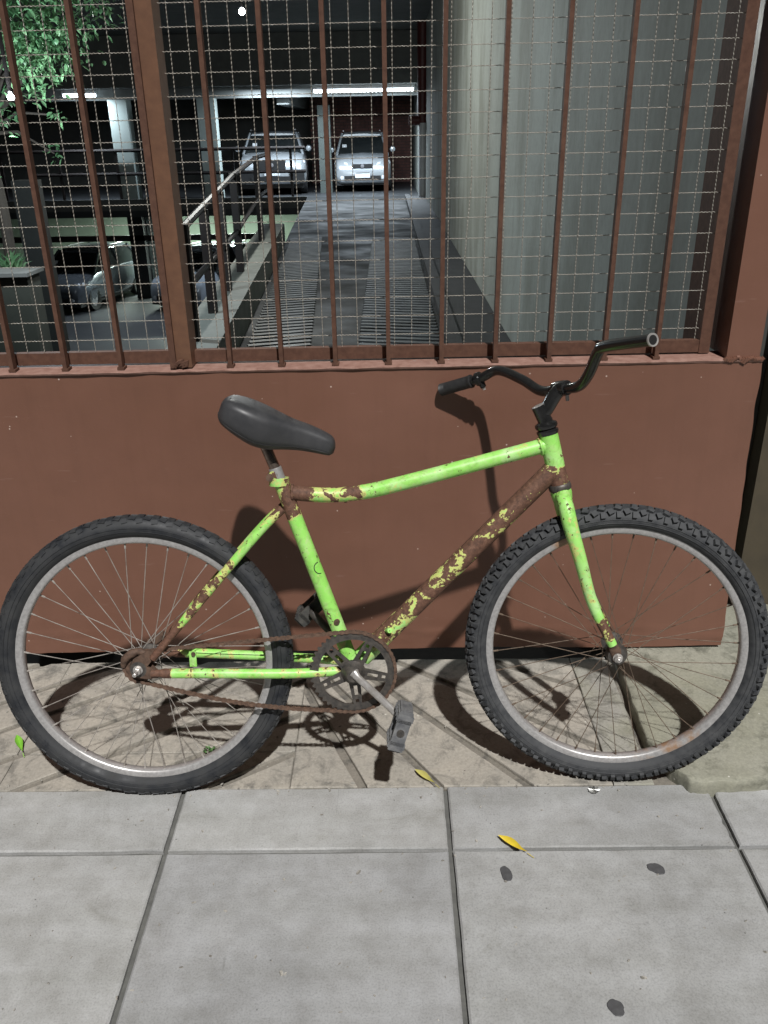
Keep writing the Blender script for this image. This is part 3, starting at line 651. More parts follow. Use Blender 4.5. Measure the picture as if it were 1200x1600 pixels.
# railing along the upper slab edge
ur = empty('slab_railing', (-7, SLY+0.06, SLZ)); tag(ur, 'black railing along the edge of the upper parking floor', 'railing')
x1 = dl(SLY)
for z in (0.62, 1.16): MB().tube([(-9+7, 0, z), (x1+7, 0, z)], 0.04, 8).build('rail', 'railing', ur, 40)
xx = -14.0
while xx < x1: MB().box((xx+7-0.03, -0.03, 0), (xx+7+0.03, 0.03, 1.16)).build('rail_post', 'railing', ur); xx += 1.45
MB().tube([(-7, 0, 1.16), (-2.02, 0, 1.16)], 0.04, 8).build('rail', 'railing', ur, 40)

# ------------------------------------------------------------------ cars
M['silver'] = plain('silver_car_paint', (0.52, 0.55, 0.58), (0.48, 0.51, 0.54), 3, 0.25, 0.5)
M['greycar'] = plain('dark_grey_car_paint', (0.12, 0.135, 0.155), (0.10, 0.11, 0.13), 3, 0.22, 0.5)
M['bluecar'] = plain('blue_grey_car_paint', (0.40, 0.44, 0.50), (0.34, 0.38, 0.44), 3, 0.25, 0.4)
M['glass'] = plain('car_glass', (0.012, 0.015, 0.016), (0.02, 0.022, 0.022), 2, 0.08, spec=0.8)
M['cblack'] = plain('car_black_plastic', (0.012, 0.012, 0.013), (0.02, 0.02, 0.02), 10, 0.5)
M['lens'] = plain('headlight_lens', (0.70, 0.74, 0.78), (0.5, 0.53, 0.57), 25, 0.15, spec=0.8)
M['plate'] = plain('number_plate', (0.7, 0.72, 0.74), (0.62, 0.64, 0.66), 20, 0.5)
M['rimw'] = plain('car_wheel_alloy', (0.4, 0.4, 0.42), (0.3, 0.3, 0.32), 20, 0.35, 0.7)
def car(kind, loc, rz, paint, label, W=1.66, L=3.9, Ht=1.45, clear=0.2, hood=0.92, belt=0.95, side_paint=None):
    """front faces -y; origin at the middle of the front bumper on the floor"""
    root = empty('parked_car', loc); root.rotation_euler = (0, 0, rz)
    tag(root, label, 'car', 'cars parked in the garage')
    hw = W/2
    # stations along the length: y, half width factor, z bottom, top z, inset of the top
    st_ = [(0.0, 0.74, clear+0.08, hood-0.36, 0.96), (0.06, 0.88, clear+0.03, hood-0.22, 0.94), (0.22, 0.96, clear, hood-0.10, 0.92), (0.55, 1.0, clear, hood-0.03, 0.90), (0.95, 1.0, clear, hood+0.03, 0.90),
           (1.6, 1.0, clear, belt+0.03, 0.93), (2.6, 1.0, clear, belt+0.04, 0.93), (L-0.35, 0.98, clear, belt+0.03, 0.92), (L-0.06, 0.92, clear+0.05, belt-0.02, 0.9), (L, 0.84, clear+0.15, belt-0.2, 0.9)]
    rings = []
    for y, f, zb, zt_, ins in st_:
        w_ = hw*f; h = zt_-zb; half = [(w_*0.86, zb), (w_*0.97, zb+h*0.12), (w_, zb+h*0.42), (w_*0.985, zb+h*0.74), (w_*ins, zt_-h*0.07), (w_*(ins-0.16), zt_-h*0.012)]
        ring = [(xx_, y, zz_) for xx_, zz_ in half]+[(0, y, zt_+0.012)]+[(-xx_, y, zz_) for xx_, zz_ in half[::-1]]
        rings.append(ring)
    n_ = len(rings[0]); vs = [p for r_ in rings for p in r_]; fs = []
    for i in range(len(rings)-1):
        for k in range(n_): k2 = (k+1) % n_; fs.append((i*n_+k, i*n_+k2, (i+1)*n_+k2, (i+1)*n_+k))
    fs += [tuple(range(n_))[::-1], tuple((len(rings)-1)*n_+k for k in range(n_))]
    MB().add(vs, fs).build('body', paint, root, 38)
    # cabin: glasshouse with pillars and roof
    y0, y1, y2, y3 = 0.98, 1.62, L-0.75, L-0.25; zb = belt-0.02; tw = hw*0.70; bwid = hw*0.90
    cab = [(bwid*0.99, y0, hood+0.0), (tw, y1, Ht-0.05), (tw, y2, Ht-0.05), (bwid*0.97, y3, zb)]
    vs = []
    for sx in (-1, 1): vs += [(sx*cab[0][0], y0, cab[0][2]), (sx*tw, y1, Ht-0.06), (sx*tw, y2, Ht-0.06), (sx*cab[3][0], y3, zb)]
    MB().add(vs, [(0, 1, 2, 3), (7, 6, 5, 4), (0, 4, 5, 1), (1, 5, 6, 2), (2, 6, 7, 3), (0, 3, 7, 4)]).build('cabin_glass', 'glass', root)
    rf = MB(); rr_ = []
    for y, s_, z in ((y1-0.06, 0.97, Ht-0.065), (y1+0.12, 1.0, Ht-0.015), ((y1+y2)/2, 1.0, Ht), (y2, 0.98, Ht-0.03), (y2+0.12, 0.96, Ht-0.08)):
        rr_.append([(-tw*s_-0.015, y, z-0.05), (-tw*s_*0.92, y, z-0.005), (0, y, z+0.012), (tw*s_*0.92, y, z-0.005), (tw*s_+0.015, y, z-0.05), (0, y, z-0.04)])
    vs = [p for r_ in rr_ for p in r_]; fs = []
    for i in range(4):
        for k in range(6): k2 = (k+1) % 6; fs.append((i*6+k, i*6+k2, i*6+6+k2, i*6+6+k))
    fs += [(5, 4, 3, 2, 1, 0), tuple(24+k for k in range(6))]
    roof = rf.add(vs, fs).build('roof', paint, root, 40)
    for sx in (-1, 1):
        MB().tube([(sx*(cab[0][0]+0.004), y0-0.02, hood-0.03), (sx*(tw+0.006), y1, Ht-0.05)], 0.035, 6).build('windscreen_pillar', paint, root, 40)
        MB().tube([(sx*(bwid*0.96), 2.35, belt), (sx*(tw+0.004), 2.3, Ht-0.06)], 0.035, 6).build('door_pillar', paint, root, 40)
        MB().tube([(sx*(cab[3][0]), y3-0.02, belt-0.01), (sx*(tw+0.004), y2, Ht-0.06)], 0.05, 6).build('rear_pillar', paint, root, 40)
        mir = MB().lathe([(0.001, -0.06), (0.06, -0.05), (0.085, 0.0), (0.08, 0.05), (0.001, 0.055)], 10, (sx*(hw+0.07), 1.18, belt+0.09), 'y').build('mirror', paint, root, 40)
        # headlight
        hy, hz = 0.16, hood-0.25
        MB().add([(sx*hw*0.44, 0.03, hz-0.06), (sx*hw*0.86, 0.10, hz-0.06), (sx*hw*0.965, 0.34, hz+0.05), (sx*hw*0.93, 0.36, hz+0.11), (sx*hw*0.52, 0.06, hz+0.075),
                  (sx*hw*0.44, 0.2, hz-0.06), (sx*hw*0.80, 0.4, hz-0.06), (sx*hw*0.86, 0.6, hz+0.05), (sx*hw*0.8, 0.6, hz+0.08), (sx*hw*0.52, 0.3, hz+0.06)],
                 [(0, 1, 2, 3, 4), (5, 9, 8, 7, 6), (0, 5, 6, 1), (1, 6, 7, 2), (2, 7, 8, 3), (3, 8, 9, 4), (4, 9, 5, 0)]).build('headlight', 'lens', root)
        MB().lathe([(0.001, 0.0), (0.05, 0.005), (0.062, 0.03), (0.06, 0.08)], 12, (sx*hw*0.70, -0.005, clear+0.17), 'y').build('fog_light', 'lens', root, 40)
        for wy in (0.72, L-0.75):
            wr = 0.30 if kind != 'suv' else 0.35
            wh_ = MB().lathe([(wr*0.62, -0.09), (wr*0.95, -0.1), (wr, -0.06), (wr, 0.06), (wr*0.95, 0.1), (wr*0.62, 0.09)], 20, (sx*(hw-0.10), wy, wr), 'x', True).build('wheel', 'cblack', root, 40)
            MB().lathe([(0.001, sx*0.075), (wr*0.3, sx*0.08), (wr*0.6, sx*0.07), (wr*0.62, sx*0.02)], 16, (sx*(hw-0.10), wy, wr), 'x').build('hubcap', 'rimw', wh_, 40)
    MB().obox((0, 0.06, hood-0.265), (1, 0, 0), (0, 1, 0), (0, 0, 1), hw*(0.36 if kind != 'suv' else 0.40), 0.07, 0.05 if kind != 'suv' else 0.12).build('grille', 'cblack', root)
    MB().lathe([(0.001, -0.012), (0.045, -0.01), (0.05, 0.0)], 12, (0, -0.015, hood-0.265), 'y').build('emblem', 'rimw', root)
    MB().obox((0, 0.02, clear+0.16), (1, 0, 0), (0, 1, 0), (0, 0, 1), hw*0.62, 0.06, 0.055).build('lower_grille', 'cblack', root)
    pl = MB().obox((0, -0.045, clear+(0.23 if kind != 'suv' else 0.3)), (1, 0, 0), (0, 1, 0), (0, 0, 1), 0.2, 0.006, 0.065).build('number_plate', 'plate', root)
    MB().obox((0, -0.053, clear+(0.285 if kind != 'suv' else 0.355)), (1, 0, 0), (0, 1, 0), (0, 0, 1), 0.195, 0.0015, 0.008).build('plate_band', 'cblack', pl)
    MB().box((-hw*0.9, 0.1, 0.17), (hw*0.9, L-0.15, clear+0.1)).build('underbody', 'cblack', root)
    if kind == 'suv':
        for sx in (-1, 1):
            MB().obox((sx*hw*0.72, 0.03, clear+0.18), (1, 0, 0), (0, 1, 0), (0, 0, 1), hw*0.22, 0.05, 0.14).build('bumper_corner', 'cblack', root)
            MB().tube([(sx*(tw-0.02), y1+0.1, Ht+0.03), (sx*(tw-0.02), y2, Ht+0.02)], 0.02, 6).build('roof_rail', 'rimw', roof, 40)
    else:
        for sx in (-1, 1): MB().tube([(sx*(tw-0.04), y1+0.05, Ht+0.02), (sx*(tw-0.04), y2, Ht+0.015)], 0.014, 6).build('roof_rail', 'rimw', roof, 40)
    # windscreen sticker
    MB().add([(-0.55, y0+0.20, hood+0.185), (-0.43, y0+0.20, hood+0.185), (-0.43, y0+0.285, hood+0.26), (-0.55, y0+0.285, hood+0.26)], [(0, 1, 2, 3)]).build('sticker', 'plate', root)
    return root
p = onY(566, 250, 24.3); car('hatch', (p.x, 24.3, SLZ), R(1.5), 'silver', 'silver hatchback facing out under the fluorescent light', W=1.58, Ht=1.50)
p = onY(424, 250, 23.5); car('suv', (p.x, 23.5, SLZ), R(4), 'silver', 'silver off-road wagon on the upper floor left of the hatchback', W=1.78, L=4.2, Ht=1.55, clear=0.25, hood=1.0, belt=1.02)
p = onY(72, 420, 21.8); car('hatch', (p.x, 21.8, -2.8), R(-12), 'greycar', 'dark grey car on the lower level at far left', W=1.66, Ht=1.46)
p = onY(268, 420, 21.8); car('hatch', (p.x, 21.8, -2.8), R(-17), 'bluecar', 'blue grey car on the lower level behind the stout gate post', W=1.66, Ht=1.44)

# ------------------------------------------------------------------ planter and plants at left
pw_x = onY(58, 420, 6.2).x
pl = MB().box((-6, 6.0, -2.8), (pw_x, 6.22, onY(30, 432, 6.0).z)).build('planter', plain('dull_olive_render', (0.045, 0.048, 0.037), (0.032, 0.035, 0.027), 5, 0.8)); tag(pl, 'plain grey planter wall at the far left behind the bars', 'planter')
MB().box((-6, 5.96, onY(30, 432, 6.0).z+0.001), (pw_x+0.02, 6.27, onY(30, 426, 6.0).z)).build('coping', plain('grey_coping', (0.16, 0.16, 0.15), (0.12, 0.12, 0.112), 6, 0.7), pl)
cxl, cxr = onY(42, 420, 7.3).x, onY(74, 420, 7.3).x
dc = MB().box((cxl, 7.3, -2.8), (cxr, 7.5, onY(50, 282, 7.3).z)).build('court_column', plain('black_green', (0.02, 0.022, 0.02), rough=0.7)); tag(dc, 'dark square column right of the planter wall', 'column')
def m_leaf(name, a, b):
    m, n, l, bs = newmat(name)
    oi = noise(n, l, 9, 2); r = ramp(n, [(0.35, a), (0.65, b)]); l.new(oi.outputs[0], r.inputs[0]); l.new(r.outputs[0], bs.inputs['Base Color'])
    bs.inputs['Roughness'].default_value = 0.4
    tl = n.new('ShaderNodeBsdfTranslucent'); l.new(r.outputs[0], tl.inputs[0]); ms = n.new('ShaderNodeMixShader'); ms.inputs[0].default_value = 0.35
    l.new(bs.outputs[0], ms.inputs[1]); l.new(tl.outputs[0], ms.inputs[2]); l.new(ms.outputs[0], n['Material Output'].inputs[0])
    return m
M['leaf'] = m_leaf('glossy_leaf', (0.06, 0.16, 0.07), (0.16, 0.28, 0.14))
M['bark'] = plain('dark_bark', (0.05, 0.04, 0.03), (0.03, 0.024, 0.02), 20, 0.9, bmp=0.5)
def leafm(mb, c, d, up, L, wd):
    d = Vector(d).normalized(); s_ = d.cross(Vector(up)).normalized(); u = s_.cross(d); c = Vector(c)
    mb.add([c, c+d*L*0.3+s_*wd*0.42+u*L*0.06, c+d*L*0.62+s_*wd*0.40+u*L*0.05, c+d*L-u*L*0.08, c+d*L*0.62-s_*wd*0.40+u*L*0.05, c+d*L*0.3-s_*wd*0.42+u*L*0.06, c+d*L*0.35, c+d*L*0.66],
           [(0, 6, 5), (0, 1, 6), (6, 1, 2, 7), (6, 7, 4, 5), (7, 2, 3), (7, 3, 4)])
tree = empty('leafy_tree', onY(20, 425, 6.6)); tag(tree, 'leafy tree lit by a lamp in the top left corner', 'tree')
tb = Vector(tree.location)
crown = MB(); tr = MB()
tw_pts = [tb, tb+Vector((0.02, 0, 0.5)), tb+Vector((-0.03, 0.05, 1.1)), tb+Vector((0.02, 0.0, 1.9))]
tr.tube([p-tb for p in spline(tw_pts, 5)], [0.05*(1-0.6*i/15) for i in range(16)], 8)
blobs = [(45, 5, 6.0, 0.36, 900), (105, 0, 6.1, 0.24, 240), (155, 8, 6.2, 0.12, 50), (45, 60, 6.0, 0.25, 560), (55, 105, 6.0, 0.14, 150), (5, 180, 6.4, 0.12, 40), (52, 145, 6.25, 0.08, 24), (88, 180, 6.2, 0.05, 16), (85, 240, 6.6, 0.07, 18), (-60, 40, 6.4, 0.5, 160)]
for px, py, Y, r_, n_ in blobs:
    c = onY(px, py, Y)-tb
    src = spline(tw_pts, 5)[9]-tb
    tr.tube([src, (src+c)/2+Vector((0, 0, 0.08)), c], [0.018, 0.01, 0.004], 5)
    for _ in range(n_):
        v = Vector((rnd.gauss(0, .5), rnd.gauss(0, .5), rnd.gauss(0, .5)))*r_
        leafm(crown, c+v, (rnd.uniform(-1, 1), rnd.uniform(-1, .6), rnd.uniform(-1.0, .1)), (rnd.uniform(-.5, .5), -0.4, 1), rnd.uniform(.030, .066), rnd.uniform(.018, .036))
tr.build('trunk', 'bark', tree, 50); crown.build('crown', 'leaf', tree)
sh = empty('planter_plant', onY(8, 428, 6.5)); tag(sh, 'low grassy plant on the planter at the left edge', 'plant')
mb = MB()
for _ in range(60):
    b0 = Vector((rnd.uniform(-.25, .12), rnd.uniform(-.12, .12), 0)); d = Vector((rnd.uniform(-.7, .7), rnd.uniform(-.5, .5), 1)).normalized()
    L = rnd.uniform(.12, .24); s_ = d.cross(Vector((0, 1, 0))).normalized()*0.007
    mb.add([b0-s_, b0+s_, b0+d*L*0.6+s_, b0+d*L*0.6-s_, b0+d*L+Vector((d.x*.06, 0, -.03))], [(0, 1, 2, 3), (3, 2, 4)])
mb.build('leaves', 'leaf', sh)

# ================================================================== BICYCLE
A0 = Vector((-0.556, 1.492, 0.0)); B0 = Vector((0.489, 1.515, 0.0)); LEAN = R(12.2)
ex = (B0-A0).normalized(); ez = Vector((0, math.sin(LEAN), math.cos(LEAN))); ez = (ez-ex*ez.dot(ex)).normalized(); ey = ez.cross(ex)
bike = empty('bicycle', A0)
BM = Matrix.Identity(4)
for i in range(3): BM[i][0] = ex[i]; BM[i][1] = ey[i]; BM[i][2] = ez[i]; BM[i][3] = A0[i]
bike.matrix_world = BM
BI = BM.inverted()
tag(bike, 'old lime green bicycle with chipped rusty paint leaning on the brown gate', 'bicycle')
def bl(x, y, off):
    """pixel -> bike-local point at lateral offset off towards the camera"""
    d = ray(x, y); P0 = A0-ey*off; t = ((P0-CAM).dot(ey))/(d.dot(ey)); return BI @ (CAM+d*t)
HUBR = Vector((0.003, 0, 0.328))
# ---------- wheels
def wheel(parent, mw_local, tyre_mat, rim_mat, spoke_mat, knobs, R_=0.329, rust_wear=None, nsp=36, hubr=0.024):
    hub = MB().lathe([(0.004, -0.052), (0.005, -0.05), (0.02, -0.046), (hubr, -0.034), (hubr, -0.030), (0.013, -0.026), (0.012, 0.026), (hubr, 0.030), (hubr, 0.034), (0.02, 0.046), (0.005, 0.05), (0.004, 0.052)], 20).build('wheel', 'dark_steel', parent, 50)
    hub.matrix_local = mw_local
    rr = 0.2855
    rim_ = MB().lathe([(rr, -0.0125), (rr-0.004, -0.0128), (rr-0.013, -0.0122), (rr-0.0165, -0.009), (rr-0.0175, 0), (rr-0.0165, 0.009), (rr-0.013, 0.0122), (rr-0.004, 0.0128), (rr, 0.0125), (rr-0.006, 0.010), (rr-0.009, 0), (rr-0.006, -0.010)], 96, closed=True, wear=rust_wear).build('rim', rim_mat, hub, 50)
    tr_ = (R_-knobs['h']-rr+0.006)/2; tc_ = rr-0.005+tr_   # tyre section radius/centre
    half = 0.0245
    prof = []
    for k in range(15):
        th = R(205)-R(230)*k/14
        prof.append((tc_+tr_*math.sin(th)*1.0 if True else 0, half*math.cos(th)))
    prof = [(tc_+tr_*math.sin(R(-62+304*k/18)), half*math.cos(R(-62+304*k/18))) for k in range(19)]
    ty = MB().lathe(prof, 120)
    # sidewall moulding ribs
    for y_ in (-1, 1):
        for rr_ in (0.25, 0.6):
            a = math.asin(-0.55+rr_) ; r0 = tc_+tr_*math.sin(a); h0 = half*math.cos(a)
            ty.lathe([(r0-0.0012, y_*(h0-0.0006)), (r0, y_*(h0+0.0011)), (r0+0.0012, y_*(h0-0.0006))], 90)
    nk = knobs['n']
    for row, (ang, wdt, lng, hh, ph, tw_) in enumerate(knobs['rows']):
        for k in range(nk):
            th = 2*math.pi*(k+ph)/nk
            for sgn in ((1, -1) if ang < 89 else (1,)):
                a = R(ang) if sgn > 0 else R(180-ang)
                cr = tc_+tr_*math.sin(a); cyy = half*math.cos(a)
                er = Vector((math.cos(th), 0, math.sin(th))); et = Vector((-math.sin(th), 0, math.cos(th))); eyy = Vector((0, 1, 0))
                nrm = (er*math.sin(a)*half+eyy*math.cos(a)*tr_).normalized(); sid = nrm.cross(et).normalized()
                jt = rnd.uniform(0.75, 1.05) if knobs.get('worn') else 1
                tt = et*math.cos(tw_*sgn)+sid*math.sin(tw_*sgn); ss = nrm.cross(tt)
                ty.obox(er*cr+eyy*cyy+nrm*(hh*jt*0.5-0.001), tt, ss, nrm, lng/2, wdt/2, hh*jt/2+0.001)
    ty.build('tyre', tyre_mat, hub, 35)
    for k in range(nsp):
        side = 1 if k % 2 == 0 else -1
        th = 2*math.pi*(k+0.5)/nsp; d = (1 if (k//2) % 2 == 0 else -1)*R(64)
        hb = Vector((hubr*0.86*math.cos(th+d), side*0.032, hubr*0.86*math.sin(th+d))); rp = Vector(((rr-0.0165)*math.cos(th), side*0.002, (rr-0.0165)*math.sin(th)))
        dirv = (hb-rp).normalized(); mid = (hb+rp)/2+Vector((rnd.uniform(-1, 1), rnd.uniform(-1, 1), rnd.uniform(-1, 1)))*0.0012
        mb = MB().tube([hb, mid, rp], 0.0009, 5); mb.tube([rp-dirv*0.001, rp+dirv*0.012], 0.0021, 6)
        mb.build('spoke', spoke_mat, hub, True)
    return hub
kn_rear = dict(h=0.0014, n=62, worn=True, rows=[(88, 0.017, 0.015, 0.0017, 0.0, 0.0), (64, 0.013, 0.015, 0.0016, 0.5, 0.25), (42, 0.010, 0.013, 0.0015, 0.0, -0.2)])
kn_front = dict(h=0.0055, n=60, rows=[(90, 0.013, 0.016, 0.0055, 0.0, 0.0), (66, 0.011, 0.014, 0.0058, 0.5, 0.5), (43, 0.012, 0.011, 0.0065, 0.0, -0.45), (30, 0.014, 0.009, 0.005, 0.5, 0.0)])
hubr_m = Matrix.Translation(HUBR)
rearw = wheel(bike, hubr_m, 'tyre_old', 'rim', 'spoke', kn_rear, 0.3285)
# front wheel: turned slightly and less inclined than the frame
fc_w = Vector((0.493, 1.574, 0.3275)); fyaw, flean = R(-6.0), R(8.8)
fx = Vector((math.cos(fyaw), math.sin(fyaw), 0)); fn = Vector((math.sin(fyaw)*math.cos(flean), -math.cos(fyaw)*math.cos(flean), math.sin(flean))); fy = -fn; fz = fx.cross(fy)
FM = Matrix.Identity(4)
for i in range(3): FM[i][0] = fx[i]; FM[i][1] = fy[i]; FM[i][2] = fz[i]; FM[i][3] = fc_w[i]
FL = BI @ FM
def rw_(th):   # rust near the bottom right and one spot at the top left of the front rim
    a = (math.degrees(th)) % 360
    return max(0.34*math.exp(-((a-300)/26)**2), 0.42*math.exp(-((a-118)/7)**2))
frontw = wheel(bike, FL, 'tyre', 'rim_rust', 'spoke_rust', kn_front, 0.3305, rust_wear=rw_)
vd = math.radians(112); vp = Vector((0.268*math.cos(vd), 0, 0.268*math.sin(vd))); vq = Vector((0.232*math.cos(vd), -0.002, 0.232*math.sin(vd)))
MB().tube([vp, vp.lerp(vq, .3), vp.lerp(vq, .35), vq], [0.004, 0.004, 0.0055, 0.0045], 8).build('valve', 'rubber', frontw, 40)
# ---------- frame
def wconst(v): return lambda t, th: v
def wlin(stops):
    def f(t, th):
        for (a, va), (b, vb) in zip(stops, stops[1:]):
            if a <= t <= b: return va+(vb-va)*(t-a)/max(b-a, 1e-6)
        return stops[-1][1]
    return f
V = lambda x, z, y=0.0: Vector((x, y, z))
def dens(pts, n): return [Vector(pts[0]).lerp(Vector(pts[1]), i/n) for i in range(n+1)]
HT, HB = V(0.894, 0.815), V(0.921, 0.704)
fr = MB().tube(dens((HT, HB), 16), 0.0205, 20, wlin([(0, 0.02), (0.60, 0.05), (0.68, 0.42), (1, 0.45)])).build('frame', 'frame', bike, 60)
tt = [bl(455, 770, 0), bl(512, 773.5, 0), bl(566, 769, 0), bl(620, 757, 0), bl(735, 727, 0), V(HT.x+0.004, HT.z-0.023)]
MB().tube(spline(tt, 10), 0.0162, 18, wlin([(0, 0.6), (0.10, 0.5), (0.14, 0.31), (0.24, 0.33), (0.33, 0.35), (0.40, 0.26), (0.46, 0.15), (0.8, 0.12), (1, 0.15)])).build('top_tube', 'frame', fr, 60)
BB = V(0.467, 0.295)
def bead(c, d, r_, wv):
    d = Vector(d).normalized(); a = d.orthogonal().normalized(); b_ = d.cross(a)
    MB().tube([Vector(c)+(a*math.cos(t)+b_*math.sin(t))*r_+d*rnd.uniform(-.0006, .0006) for t in [2*math.pi*k/36 for k in range(36)]], [0.0028+rnd.uniform(-.0006, .0008) for _ in range(36)], 6, wconst(wv), closed=True).build('weld_bead', 'frame', fr, 60)
te = Vector(tt[-1]); td = (te-Vector(tt[-2])).normalized(); bead(te-td*0.0205, td, 0.0172, 0.27)
ts = Vector(tt[0]); bead(ts+Vector((0.003, 0, 0)), (1, 0, 0), 0.0172, 0.42)
MB().tube(dens((V(0.912, 0.742), BB+V(0.02, 0.025)), 40), 0.0215, 22, wlin([(0, 0.34), (0.05, 0.46), (0.14, 0.52), (0.24, 0.44), (0.4, 0.50), (0.5, 0.40), (0.56, 0.38), (0.62, 0.49), (0.72, 0.39), (0.82, 0.43), (0.92, 0.38), (0.97, 0.2), (1, 0.1)])).build('down_tube', 'frame', fr, 60)
ST = V(0.322, 0.726)
MB().tube(dens((BB, ST), 30), 0.0168, 18, wlin([(0, 0.25), (0.1, 0.1), (0.16, 0.24), (0.22, 0.12), (0.4, 0.15), (0.7, 0.10), (0.80, 0.12), (0.83, 0.48), (0.9, 0.40), (1, 0.28)])).build('seat_tube', 'frame', fr, 60)
for sg in (1, -1):
    y = -sg
    MB().tube(spline([V(0.326, 0.668, y*0.019), V(0.27, 0.615, y*0.030), V(0.13, 0.46, y*0.050), V(0.035, 0.352, y*0.060)], 9), [0.0098]*20+[0.0085]*8, 12,
              wlin([(0, 0.6), (0.1, 0.40), (0.2, 0.30), (0.3, 0.15), (0.45, 0.22), (0.55, 0.40), (0.68, 0.36), (0.76, 0.24), (0.78, 0.7), (1, 0.8)])).build('seat_stay', 'frame', fr, 60)
    MB().tube(spline([V(0.030, 0.318, y*0.060), V(0.12, 0.315, y*0.058), V(0.33, 0.304, y*0.046), V(0.46, 0.300, y*0.026)], 9), [0.0085]*4+[0.0108]*24, 12,
              wlin([(0, 0.7), (0.15, 0.55), (0.22, 0.26), (0.4, 0.18), (0.6, 0.16), (0.85, 0.24), (0.95, 0.4), (1, 0.5)])).build('chain_stay', 'frame', fr, 60)
    dp = MB(); prof = [(0.045, 0.362), (0.028, 0.372), (-0.006, 0.352), (-0.016, 0.330), (-0.010, 0.312), (0.018, 0.306), (0.045, 0.308), (0.040, 0.326), (0.022, 0.334)]
    dp.add([(x_, y*0.057, z_) for x_, z_ in prof]+[(x_, y*0.062, z_) for x_, z_ in prof], [tuple(range(9))[::y], tuple(range(9, 18))[::-y]]+[(i, (i+1) % 9, 9+(i+1) % 9, 9+i)[::y] for i in range(9)])
    dp.build('dropout', 'rust', fr)
MB().lathe([(0.001, -0.036), (0.015, -0.036), (0.0215, -0.034), (0.0215, 0.034), (0.015, 0.036), (0.001, 0.036)], 22, BB, 'y').build('bottom_bracket', plain('pale_worn_metal', (0.46, 0.45, 0.36), (0.3, 0.28, 0.2), 60, 0.5, 0.3), fr, 40)
MB().lathe([(0.017, -0.009), (0.0215, -0.008), (0.0215, 0.008), (0.017, 0.009)], 16, ST-V(0.003, 0.012)+Vector((0, 0, 0.01)), 'z', True, wear=lambda t: 0.27).build('seat_lug', 'frame', fr, 40)
# little braze-ons and bridge
for px, py, off in ((540, 785, 0.0), (763, 733, 0.0)):
    c = bl(px, py, off); MB().tube([c, c+Vector((0, 0, 0.008))], 0.0032, 8).build('cable_stop', 'rust', fr, 40)
c = bl(606, 985, 0.022); MB().tube([c, c+Vector((0.004, -0.012, 0.004))], [0.0065, 0.0055], 10).build('bottle_boss', 'frame', fr, 40)
c = bl(526, 972, 0.016); MB().lathe([(0.001, -0.004), (0.006, -0.004), (0.0075, 0.002)], 10, c, 'y').build('bottle_boss', 'rust', fr, 40)
b1 = bl(302, 1035, 0.062); mb = MB().obox(b1+V(0, 0.008), (1, 0, 0), (0, 1, 0), (0, 0, 1), 0.0075, 0.0018, 0.017); mb.build('bracket', 'frame', fr)
MB().lathe([(0.001, -0.003), (0.004, -0.003), (0.005, 0.0)], 10, bl(302, 1022, 0.066), 'y').build('bracket_hole', 'rust', fr)
MB().tube([V(0.245, 0.585, -0.03), V(0.245, 0.585, 0.03)], 0.007, 8, wconst(0.4)).build('stay_bridge', 'frame', fr, 40)
# torn decal on the seat tube: dark ring segment with a pale field
cdl = bl(504, 886, 0.016); mb = MB(); mb2 = MB(); ring_ = []; inn = []
axs = (ST-BB).normalized(); sxd = Vector((0, -1, 0)).cross(axs).normalized()
def on_seat(u, v):   # u along the tube axis, v around
    base = BB+axs*((cdl-BB).dot(axs)+u); a = v/0.0168; return base+(Vector((0, -1, 0))*math.cos(a)+sxd*math.sin(a))*0.01705
sg_ = 1 if sxd.x > 0 else -1
for i in range(17):
    t = math.pi*(0.42+1.1*i/16); u, v = 0.0135*math.sin(t), 0.012*math.cos(t)
    ring_.append((u, v))
vs = [on_seat(u, sg_*(v+0.012)) for u, v in ring_]+[on_seat(u*0.86, sg_*(v*0.84+0.012)) for u, v in ring_]
mb.add(vs, [(i, i+1, i+18, i+17) for i in range(16)]).build('decal_ring', 'decal_bore_dark', fr)
# ---------- fork
lock = MB(); hd = (HB-HT).normalized()
def along(c, d, prof, seg=18):
    """lathe around an arbitrary direction"""
    d = Vector(d).normalized(); a = d.orthogonal().normalized(); b_ = d.cross(a); vs = []; n_ = len(prof)
    for k in range(seg):
        th = 2*math.pi*k/seg
        for r_, h_ in prof: vs.append(Vector(c)+d*h_+(a*math.cos(th)+b_*math.sin(th))*r_)
    fs = [(k*n_+i, k*n_+i+1, ((k+1) % seg)*n_+i+1, ((k+1) % seg)*n_+i) for k in range(seg) for i in range(n_-1)]
    return vs, fs
fk = MB(); fk.add(*along(HB, hd, [(0.001, 0.012), (0.022, 0.012), (0.023, 0.02), (0.021, 0.034), (0.001, 0.036)]), 0.1)
crown_c = HB+hd*0.026
fork = fk.build('fork', 'frame', bike, 40)
lk = MB(); lk.add(*along(HB, hd, [(0.001, -0.002), (0.0225, -0.002), (0.0245, 0.001), (0.0245, 0.009), (0.022, 0.013), (0.001, 0.013)])); lk.build('lower_headset', 'dark_steel', fork, 40)
lk = MB(); lk.add(*along(HT, -hd, [(0.001, -0.002), (0.0215, -0.002), (0.0235, 0.003), (0.0235, 0.007), (0.018, 0.010), (0.0225, 0.012), (0.0245, 0.017), (0.0235, 0.022), (0.016, 0.026), (0.016, 0.031), (0.001, 0.031)])); lk.build('upper_headset', 'black', fork, 40)
